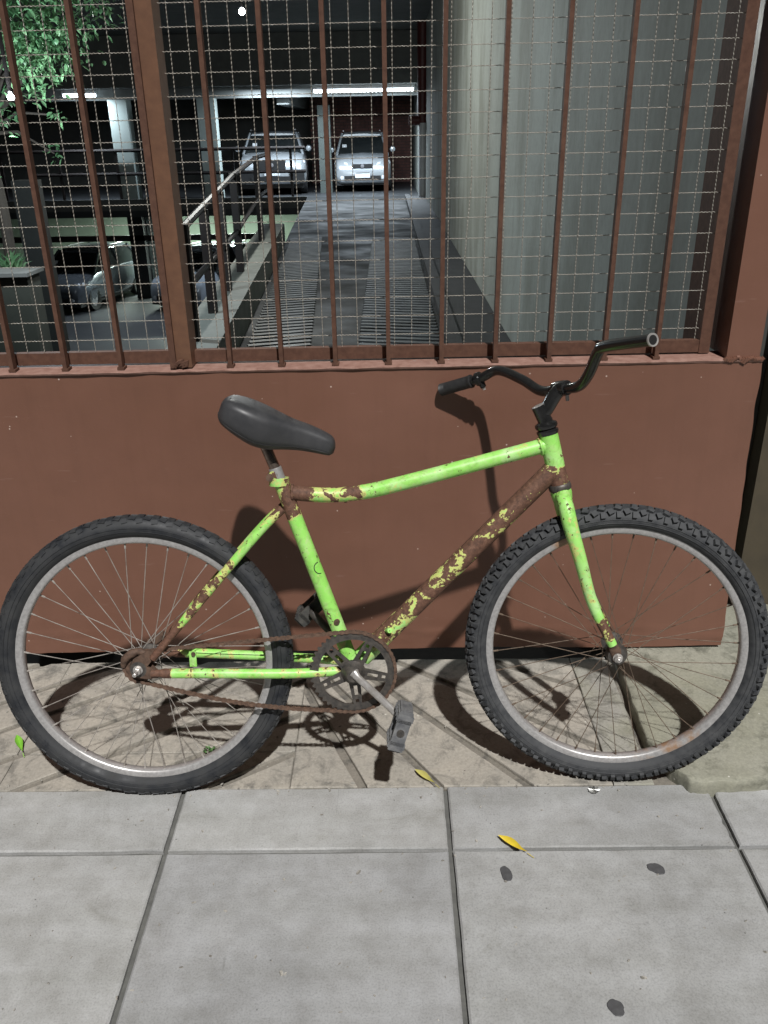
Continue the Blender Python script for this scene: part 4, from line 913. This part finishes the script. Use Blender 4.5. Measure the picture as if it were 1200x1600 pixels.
for sg in (1, -1):
    axl = FL @ Vector((0, -sg*0.047, 0))
    top = crown_c+V(0.0, 0.0, -sg*0.030)
    if sg == 1:
        pts = [crown_c+V(-0.002, 0.010, -0.006), bl(884, 790, 0.034), bl(892, 824, 0.050), bl(906, 872, 0.056), bl(926, 943, 0.054), axl+Vector((-0.012, -0.002, 0.028))]
    else:
        q = [bl(884, 790, 0.034), bl(892, 824, 0.050), bl(906, 872, 0.056), bl(926, 943, 0.054)]
        dz = [Vector((0.004, 2*0.034, 0)), Vector((0.012, 0.1, -0.004)), Vector((0.020, 0.110, -0.010)), Vector((0.022, 0.106, -0.014))]
        pts = [crown_c+V(-0.002, 0.010, 0.006)]+[a+b_ for a, b_ in zip(q, dz)]+[axl+Vector((-0.012, 0.002, 0.028))]
    sp = spline(pts, 9); nn = len(sp)
    leg = MB().tube(sp, [0.0165-0.0065*max(0, (i/(nn-1)-0.35)/0.65) for i in range(nn)], 16, wlin([(0, 0.24), (0.1, 0.14), (0.3, 0.13), (0.5, 0.20), (0.56, 0.27), (0.62, 0.12), (0.74, 0.2), (0.8, 0.1), (0.86, 0.1), (0.885, 0.5), (0.955, 0.42), (0.97, 0.05), (1, 0.05)]))
    lo = leg.build('fork_leg', 'frame', fork, 60)
    tip = MB().tube([sp[-1], axl+Vector((-0.004, 0, 0.012)), axl+Vector((0.001, 0, -0.010))], [0.0098, 0.0125, 0.010], 12, flat=0.45, up=(1, 0, 0)); tip.build('dropout', 'rust', lo, 50)
def nut(c, d, parent, r_=0.0085, length=0.012, stud=0.012):
    mb = MB(); mb.add(*along(c, d, [(0.001, 0), (r_*1.25, 0), (r_*1.25, 0.002), (0.001, 0.0021)], 16)); mb.add(*along(c, d, [(r_, 0.002), (r_, length-0.001), (r_*0.85, length), (0.001, length)], 6)); mb.add(*along(c, d, [(0.0045, length), (0.0045, length+stud), (0.003, length+stud+0.001), (0.001, length+stud+0.001)], 10))
    return mb.build('axle_nut', 'steel', parent, 30)
nut((0, -0.053, 0), (0, -1, 0), frontw, stud=0.004); nut((0, 0.053, 0), (0, 1, 0), frontw, stud=0.004)
nut((0, -0.064, 0), (0, -1, 0), rearw, stud=0.018); nut((0, 0.064, 0), (0, 1, 0), rearw, stud=0.01)
# ---------- stem and handlebar
sb = HT-hd*0.028; stt = bl(841, 634, 0.0)
clampc = bl(877, 607, 0.0)
stem = MB().tube(dens((sb, stt), 6), 0.0155, 18).tube(spline([sb.lerp(stt, 0.45), sb.lerp(stt, 0.6)+V(0.012, 0.006), clampc+V(-0.012, -0.012), clampc], 5), [0.0150]*12+[0.0155]*4, 18).build('stem', 'black', bike, 50)
cap_ = MB(); cap_.add(*along(stt, (stt-sb), [(0.001, 0.0012), (0.012, 0.0012), (0.0145, -0.0005)])); cap_.build('stem_top', 'steel', stem, 40)
# bar centreline from the photo: left end rests against the gate, right end comes towards the viewer
def wl2(P): return BI @ P
Lend = wl2(onY(690, 609, 1.984)); Rend = bl(1020, 531, 0.30)
bar_pts = [Lend, bl(748, 592, -0.235), bl(778, 579, -0.195), bl(815, 593, -0.12), bl(846, 611, -0.055), clampc, bl(903, 604, 0.055), bl(919, 586, 0.10), bl(935, 550, 0.155), bl(948, 541, 0.185), Rend]
bp = spline(bar_pts, 10)
hb_ = MB().tube(bp, 0.0112, 16, cap=True).build('handlebar', 'black', bike, 60)
dr = (Vector(bp[-1])-Vector(bp[-2])).normalized()
mb = MB(); mb.add(*along(Rend, dr, [(0.0085, 0.0004), (0.0118, 0.0012), (0.0122, -0.0015)], 20)); mb.build('bar_end', 'steel', hb_, 40)
mb = MB(); mb.add(*along(Rend, dr, [(0.0086, 0.0009), (0.004, 0.0008), (0.0001, 0.0008)], 14)); mb.build('bar_bore_shade', 'decal_bore_dark', hb_)  # flat dark disc stands for the shade inside the open bar end
cb = MB(); bd = (Vector(bp[51])-Vector(bp[49])).normalized(); cb.add(*along(clampc, bd, [(0.011, -0.021), (0.0155, -0.02), (0.0165, -0.012), (0.0165, 0.012), (0.0155, 0.02), (0.011, 0.021)], 18)); cb.build('bar_clamp', 'black', stem, 50)
MB().tube([clampc+V(0.012, -0.010), clampc+V(0.014, -0.026)], 0.004, 8).build('clamp_bolt', 'steel', stem, 40)
gp = [Vector(bp[0]).lerp(Vector(bp[1]), -0.1)]+[Vector(p) for p in bp[0:9]]
ng = 46; gl = []; gr_ = []
tot = len(gp)-1
for i in range(ng+1):
    t = i/ng*tot; k = min(int(t), tot-1); gl.append(gp[k].lerp(gp[k+1], t-k)); gr_.append(0.0152 if i < 2 else (0.0162 if i > ng-3 else 0.0145+(0.0009 if i % 2 else 0)))
MB().tube(gl, gr_, 16).build('grip', 'rubber', hb_, 50)
c = Vector(bp[10]); dd = (Vector(bp[11])-Vector(bp[9])).normalized(); mb = MB(); mb.add(*along(c, dd, [(0.0112, -0.006), (0.0165, -0.005), (0.0165, 0.005), (0.0112, 0.006)], 16)); mb.tube([c+V(0.004, -0.006), c+V(0.012, -0.020)], [0.009, 0.007], 10); mb.build('brake_clamp', 'black', hb_, 40)
MB().tube([c+V(0.012, -0.020), c+V(0.0135, -0.026)], 0.004, 8).build('clamp_bolt', 'steel', hb_, 40)
# ---------- seat post, clamp, saddle
PT = bl(415, 698, 0)
sp_ = MB().tube([ST-V(0.0, 0.006), ST.lerp(PT, 0.38)], 0.0142, 16).build('seat_post', plain('worn_alloy', (0.45, 0.45, 0.45), (0.32, 0.31, 0.3), 60, 0.45, 0.5), bike, 50)
MB().tube([ST.lerp(PT, 0.36), PT+(PT-ST).normalized()*0.03], 0.0118, 16).build('post_top', plain('dark_chrome', (0.30, 0.24, 0.2), (0.16, 0.12, 0.1), 60, 0.25, 0.8), sp_, 50)
sc_ = bl(432, 742, 0.0); cm = MB().tube([sc_+V(-0.006, 0.0, -0.014), sc_+V(-0.006, 0.0, 0.014)], 0.010, 10, wconst(0.3)); cm.build('seat_clamp', 'frame', bike, 50)
MB().tube([bl(422, 746, 0.012)+V(0, 0, -0.006), bl(422, 746, 0.012)+V(0, 0, 0.02)], 0.0085, 10).build('clamp_bolt', 'rust', bike, 40)
# saddle: stations from the rear to the nose: x, half width, centre top z, side depth
rear, nose = V(0.217, 0.910), V(0.449, 0.810)
sa = (nose-rear).normalized(); su = Vector((-sa.z, 0, sa.x)); SL = (nose-rear).length
stn = [(0.0, 0.018, -0.014, 0.022), (0.015, 0.050, -0.003, 0.042), (0.05, 0.070, 0.004, 0.060), (0.12, 0.083, 0.009, 0.072), (0.24, 0.088, 0.011, 0.082), (0.36, 0.083, 0.010, 0.086), (0.48, 0.070, 0.008, 0.080), (0.60, 0.053, 0.007, 0.068), (0.72, 0.041, 0.007, 0.058), (0.84, 0.034, 0.006, 0.050), (0.93, 0.029, 0.003, 0.043), (0.975, 0.022, -0.005, 0.032), (1.0, 0.008, -0.018, 0.012)]
rings = []
for t, hw_, zc, dep in stn:
    o_ = rear+sa*(SL*t)+su*zc; ring_ = []
    for k in range(24):
        th = 2*math.pi*k/24; c_, s_ = math.cos(th), math.sin(th)
        xx_ = hw_*(abs(c_)**0.75)*(1 if c_ > 0 else -1)
        zz_ = (0.30*dep*(abs(s_)**0.85) if s_ > 0 else -0.70*dep*(abs(s_)**0.45))
        if s_ < 0: xx_ *= (1-0.10*abs(s_))
        if s_ > 0.8 and 0.1 < t < 0.7: zz_ -= 0.0015
        ring_.append(o_+Vector((0, xx_, 0))+su*(zz_-0.30*dep))
    rings.append(ring_)
vs = []; fs = []
# smooth along the length
for k in range(24):
    colp = spline([r_[k] for r_ in rings], 3)
    for i, p in enumerate(colp):
        if k == 0: vs.append([])
        vs[i].append(p)
nl = len(vs); vs = [p for r_ in vs for p in r_]
for i in range(nl-1):
    for k in range(24): k2 = (k+1) % 24; fs.append((i*24+k, (i+1)*24+k, (i+1)*24+k2, i*24+k2))
fs += [tuple(range(24)), tuple((nl-1)*24+k for k in range(24))[::-1]]
sdl = MB().add(vs, fs).build('saddle', 'saddle', bike, 70)
for kk in (14, 22):
    MB().tube([Vector(vs[i*24+kk]) for i in range(2, nl-2)], 0.0011, 6).build('saddle_seam', 'rubber', sdl, 60)
MB().tube([rear.lerp(nose, .25)+su*-0.042+V(0, 0, -0.02), rear.lerp(nose, .5)+su*-0.052+V(0, 0, -0.02), rear.lerp(nose, .85)+su*-0.03+V(0, 0, -0.01)], 0.0035, 8).build('saddle_rail', 'dark_steel', sdl, 40)
MB().tube([rear.lerp(nose, .25)+su*-0.042+V(0, 0, 0.02), rear.lerp(nose, .5)+su*-0.052+V(0, 0, 0.02), rear.lerp(nose, .85)+su*-0.03+V(0, 0, 0.01)], 0.0035, 8).build('saddle_rail', 'dark_steel', sdl, 40)
# ---------- drivetrain
RC = V(0.467, 0.304, -0.045); RR = 0.0925; NT = 44
ring = MB(); seg = NT*4; vs = []
for k in range(seg):
    th = 2*math.pi*k/seg; ro = RR-0.001+(0.004 if k % 4 in (1, 2) else -0.001)
    for r_, y_ in ((ro, -0.0015), (ro, 0.0015), (RR-0.017, 0.002), (RR-0.017, -0.002)): vs.append(RC+Vector((r_*math.cos(th), y_, r_*math.sin(th))))
fs = []
for k in range(seg):
    k2 = (k+1) % seg
    for i in range(4): j = (i+1) % 4; fs.append((k*4+i, k2*4+i, k2*4+j, k*4+j))
ring.add(vs, fs)
cring = ring.build('chainring', 'dark_steel', bike, 30)
ca = math.atan2(0.215-0.319, 0.566-0.470)
for k in range(5):
    th = ca+R(36)+k*2*math.pi/5; d = Vector((math.cos(th), 0, math.sin(th))); s_ = Vector((-d.z, 0, d.x))
    mb = MB(); r0, r1 = 0.016, RR-0.012
    def quad(ra, wa, rb_, wb_, y0, y1):
        vv = []
        for y_ in (y0, y1): vv += [RC+d*ra+s_*wa+Vector((0, y_, 0)), RC+d*rb_+s_*wb_+Vector((0, y_, 0)), RC+d*rb_-s_*wb_+Vector((0, y_, 0)), RC+d*ra-s_*wa+Vector((0, y_, 0))]
        return vv
    # arm with a slot: two side strips and two ends
    for sg in (1, -1):
        off = lambda r_: 0.0135-0.0045*(r_-r0)/(r1-r0)
        vv = []
        for y_ in (-0.0025, 0.0015):
            for r_, o1, o2 in ((r0, off(r0), 0.004), (r1, off(r1), 0.004)): vv += [RC+d*r_+s_*(sg*o1)+Vector((0, y_, 0)), RC+d*r_+s_*(sg*o2)+Vector((0, y_, 0))]
        mb.add(vv, [(0, 2, 3, 1), (4, 5, 7, 6), (0, 4, 6, 2), (1, 3, 7, 5), (0, 1, 5, 4), (2, 6, 7, 3)])
    for ra, rb_ in ((r0, 0.032), (0.055, 0.064), (0.072, r1)):
        vv = quad(ra, 0.0041, rb_, 0.0041, -0.0022, 0.0012); mb.add(vv, [(0, 1, 2, 3), (7, 6, 5, 4), (0, 4, 5, 1), (1, 5, 6, 2), (2, 6, 7, 3), (3, 7, 4, 0)])
    mb.build('spider_arm', 'dark_steel', cring)
mb = MB().lathe([(0.001, -0.030), (0.012, -0.030), (0.017, -0.024), (0.021, -0.010), (0.027, -0.003), (0.027, 0.004), (0.001, 0.004)], 22, RC, 'y'); mb.build('crank_boss', 'dark_steel', cring, 40)
C0 = V(0.470, 0.312, -0.070); C1 = V(0.566, 0.213, -0.082)
MB().tube(spline([C0, C0.lerp(C1, 0.12)+Vector((0, -0.006, 0)), C0.lerp(C1, 0.6), C1], 6), [0.0135, 0.0125, 0.0115, 0.0105, 0.0100]+[0.0092]*12+[0.0105, 0.0115], 14, flat=0.8).build('crank_arm', 'steel', bike, 60)
D0 = V(0.465, 0.300, 0.060); D1 = V(0.372, 0.402, 0.074)
MB().tube(spline([D0, D0.lerp(D1, 0.5), D1], 6), 0.0095, 12, flat=0.8).build('crank_arm', 'dark_steel', bike, 60)
def pedal(c, ax_len, up_dir, mat, side):
    """platform pedal: c = inner end of the axle, long side along up_dir"""
    u = Vector(up_dir).normalized(); y = Vector((0, side, 0)); u = (u-y*u.dot(y)).normalized(); n_ = y.cross(u)
    w_ = 0.066; c0 = Vector(c)+y*(0.012+w_/2)
    body = MB()
    for sg in (1, -1):   # front and back treads with a bevelled face
        body.obox(c0+u*(sg*0.032), u, y, n_, 0.010, w_/2, 0.0160); body.obox(c0+u*(sg*0.043), u, y, n_, 0.004, w_/2*0.82, 0.0125)
        for k in range(4): body.obox(c0+u*(sg*0.032)+y*(-w_/2*0.8+k*w_*0.27), u, y, n_, 0.006, 0.003, 0.0185)
    for sg in (1, -1): body.obox(c0+y*(sg*(w_/2-0.0055)), u, y, n_, 0.030, 0.0055, 0.0150)
    po = body.build('pedal', mat, bike, 30)
    MB().tube([Vector(c)-y*0.004, c0+y*(w_/2+0.002)], [0.0065, 0.0085], 10).build('pedal_axle', 'dark_steel', po, 40)
    for sg in (1, -1): MB().obox(c0+u*(sg*0.0465), u, y, n_, 0.0014, w_*0.30, 0.006).build('reflector', 'pedal' if mat == 'pedal' else 'pedal_dark', po)
    return po
pedal(C1+Vector((0, 0, 0)), 0.1, V(0.24, 0.75), 'pedal', -1)
pedal(D1, 0.1, V(0.6, 0.55), 'pedal_dark', 1)
# sprocket
SC = Vector((HUBR.x, -0.045, HUBR.z)); SRR = 0.034; vs = []; seg = 18*4
for k in range(seg):
    th = 2*math.pi*k/seg; ro = SRR+(0.0035 if k % 4 in (1, 2) else -0.0015)
    for r_, y_ in ((ro, -0.0012), (ro, 0.0012), (0.012, 0.0025), (0.012, -0.0025)): vs.append(SC+Vector((r_*math.cos(th), y_, r_*math.sin(th))))
fs = [(k*4+i, ((k+1) % seg)*4+i, ((k+1) % seg)*4+(i+1) % 4, k*4+(i+1) % 4) for k in range(seg) for i in range(4)]
MB().add(vs, fs).build('sprocket', 'rust', bike, 30)
MB().lathe([(0.006, -0.0635), (0.018, -0.062), (0.022, -0.05), (0.022, -0.047)], 18, (HUBR.x, 0, HUBR.z), 'y').build('freewheel', 'dark_steel', bike, 40)
# rusty chain guard stub over the sprocket
gpts = [HUBR+Vector((0.036*math.cos(a), -0.050+0.003*math.sin(a*5), 0.036*math.sin(a))) for a in [R(60+i*12) for i in range(11)]]
MB().tube(gpts, [0.005, 0.008, 0.0095, 0.008, 0.0105, 0.009, 0.0085, 0.0100, 0.0085, 0.0075, 0.004], 8, flat=1.0, up=(0, 1, 0)).build('axle_guard', 'rust', bike, 50)
# chain path: upper run, around ring, sagging lower run, around sprocket
path = []
c2 = lambda c, r_, a: Vector((c.x+r_*math.cos(R(a)), -0.0455, c.z+r_*math.sin(R(a))))
for a in range(96, -97, -6): path.append(c2(RC, RR+0.001, a))
lo0, lo1 = c2(RC, RR+0.001, -100), c2(SC, SRR+0.001, -88)
for i in range(1, 24):
    t = i/24; p = lo0.lerp(lo1, t); p.z -= 0.017*math.sin(math.pi*t); path.append(p)
for a in range(-88, -266, -10): path.append(c2(SC, SRR+0.001, a))
up0, up1 = c2(SC, SRR+0.001, 96), c2(RC, RR+0.001, 97)
for i in range(1, 30): path.append(up0.lerp(up1, i/30))
def resample(P, step):
    P = P+[P[0]]; L = [0]
    for a, b_ in zip(P, P[1:]): L.append(L[-1]+(b_-a).length)
    n_ = int(L[-1]/step); n_ -= n_ % 2; out = []; j = 0
    for i in range(n_):
        d = L[-1]*i/n_
        while L[j+1] < d: j += 1
        out.append(P[j].lerp(P[j+1], (d-L[j])/max(L[j+1]-L[j], 1e-9)))
    return out
links = resample(path, 0.0127); ch = MB()
for i, a in enumerate(links):
    b_ = links[(i+1) % len(links)]; d = (b_-a).normalized(); y = Vector((0, 1, 0)); n_ = d.cross(y)
    wd_ = 0.0042 if i % 2 else 0.0029
    for sg in (1, -1):
        cc = (a+b_)/2+y*(sg*wd_)
        pr = [(-0.0090, 0.0), (-0.0078, 0.0036), (-0.0035, 0.0036), (0, 0.0022), (0.0035, 0.0036), (0.0078, 0.0036), (0.0090, 0), (0.0078, -0.0036), (0.0035, -0.0036), (0, -0.0022), (-0.0035, -0.0036), (-0.0078, -0.0036)]
        vv = [cc+d*p_+n_*q_+y*(s2*0.0005) for s2 in (-1, 1) for p_, q_ in pr]; m_ = len(pr)
        ch.add(vv, [tuple(range(m_)), tuple(range(m_, 2*m_))[::-1]]+[(k, (k+1) % m_, m_+(k+1) % m_, m_+k)[::-1] for k in range(m_)])
    ch.tube([a-y*0.0046, a+y*0.0046], 0.0030, 6)
ch.build('chain', plain('rusted_chain', (0.075, 0.045, 0.032), (0.165, 0.10, 0.068), 130, 0.7, 0.2, bmp=0.3), bike)

# ================================================================== SMALL THINGS ON THE GROUND
def leaf_obj(px, py, tipx, tipy, wd, mat, label, z=0.003, curl=0.010):
    a, b_ = onZ(px, py, z), onZ(tipx, tipy, z); c0 = (a+b_)/2; d = (b_-a).normalized(); s_ = Vector((-d.y, d.x, 0)); L = (b_-a).length
    vs = []; fs = []; prof = [0.03, 0.45, 0.8, 1.0, 0.95, 0.75, 0.45, 0.2, 0.03]
    for i, p_ in enumerate(prof):
        t = i/8; base = d*(t-0.5)*L
        for k in (-1, -0.5, 0, 0.5, 1): vs.append(base+s_*(wd/2*p_*k)+Vector((0, 0, curl*(abs(k)**1.5)*p_+curl*0.7*(2*t-1)**2+0.001)))
    for i in range(8):
        for k in range(4): q = i*5+k; fs.append((q, q+1, q+6, q+5))
    vs += [Vector((d.x*L*0.5, d.y*L*0.5, 0.004))+s_*0.0008, Vector((d.x*L*0.5, d.y*L*0.5, 0.004))-s_*0.0008, d*L*0.72+Vector((0, 0, 0.001))-s_*0.0006, d*L*0.72+Vector((0, 0, 0.001))+s_*0.0006]
    fs.append((45, 46, 47, 48))
    o = MB().add(vs, fs).build('fallen_leaf', mat, None, 60, c0); tag(o, label, 'leaf', 'fallen leaves on the pavement'); return o
leaf_obj(778, 1309, 824, 1335, 0.018, plain('yellow_leaf', (0.62, 0.50, 0.03), (0.50, 0.36, 0.03), 60, 0.5), 'bright yellow leaf lying across the slab joint')
leaf_obj(648, 1206, 680, 1227, 0.017, plain('faded_leaf', (0.46, 0.42, 0.12), (0.36, 0.33, 0.10), 60, 0.6), 'faded yellow leaf on the grooved stones below the near pedal')
leaf_obj(27, 1152, 36, 1178, 0.018, plain('green_leaf', (0.16, 0.42, 0.04), (0.24, 0.50, 0.06), 60, 0.5), 'fresh green leaf left of the rear tyre', curl=0.010)
def blot(px, py, rx, ry, label, rot):
    c = onZ(px, py, 0); n_ = 22; pts = []
    for k in range(n_):
        th = 2*math.pi*k/n_; q = 1+0.20*mnoise.noise(Vector((math.cos(th)*1.4+px*0.37, math.sin(th)*1.4, py*0.61)))+0.08*mnoise.noise(Vector((math.cos(th)*4+px*0.37, math.sin(th)*4, py*0.61)))
        x_, y_ = rx*q*math.cos(th), ry*q*math.sin(th); pts.append((x_*math.cos(rot)-y_*math.sin(rot), x_*math.sin(rot)+y_*math.cos(rot)))
    o = MB().prism(pts, 0.0, 0.0016, 0.0008).build('gum_spot', plain('black_gum', (0.050, 0.050, 0.052), (0.075, 0.075, 0.078), 80, 0.7), None, False, (c.x, c.y, 0.0013)); tag(o, label, 'gum spot', 'trodden gum spots on the slabs')
blot(791, 1366, 0.0115, 0.019, 'black gum spot just below the bright yellow leaf', 0.1)
blot(1026, 1358, 0.018, 0.013, 'black gum spot nearest the right edge of the slabs', -0.5)
blot(962, 1576, 0.0135, 0.0165, 'black gum spot lowest in the photo', 0.4)
# flattened foil cap at the slab edge
c = onZ(928, 1235, 0.003); mb = MB(); vs = [(0, 0, 0.003)]; n_ = 18
for k in range(n_): th = 2*math.pi*k/n_; r_ = 0.0125*(1+0.12*(-1)**k); vs.append((r_*math.cos(th), r_*0.9*math.sin(th), 0.002+0.003*mnoise.noise(Vector((th, 0, 1)))+0.002*(-1)**k))
mb.add(vs, [(0, k+1, (k+1) % n_+1) for k in range(n_)]); o = mb.build('foil_cap', plain('crumpled_foil', (0.5, 0.5, 0.48), (0.2, 0.2, 0.19), 120, 0.35, 0.7, bmp=0.6), None, False, c); tag(o, 'crushed foil cap at the slab edge below the front tyre', 'foil cap')
# weeds in the grooves
wd = empty('weed', onZ(327, 1172, 0)); tag(wd, 'tiny green weed growing inside the lower right of the rear wheel', 'weed')
mb = MB()
for _ in range(22): leafm(mb, (rnd.uniform(-.014, .014), rnd.uniform(-.010, .010), 0.0), (rnd.uniform(-1, 1), rnd.uniform(-1, 1), rnd.uniform(.1, .9)), (0, 0, 1), rnd.uniform(.007, .014), .006)
mb.build('leaves', plain('weed_green', (0.06, 0.14, 0.04), (0.1, 0.2, 0.06), 60, 0.6), wd)
# grit
gm = MB()
for _ in range(420):
    x_, y_ = rnd.uniform(-1.1, 1.0), rnd.uniform(0.85, 1.98) if rnd.random() < .75 else rnd.gauss(1.5, .012)
    if x_ > 0.58 and y_ > 1.45: continue
    if 1.486 < y_ < 1.512 and rnd.random() < .3: continue
    s_ = rnd.uniform(.0007, .0022)*(1.5 if rnd.random() < .06 else 1)
    gm.obox((x_, y_, 0.001+s_*0.5), (rnd.uniform(-1, 1), rnd.uniform(-1, 1), 0.2), (0, 0.4, 1), (1, 0.2, 0.1), s_, s_*0.7, s_*0.8)
o = gm.build('grit', plain('grit_mix', (0.12, 0.11, 0.095), (0.4, 0.38, 0.34), 90, 0.9)); tag(o, 'scattered grit on the pavement', 'grit', kind='stuff')
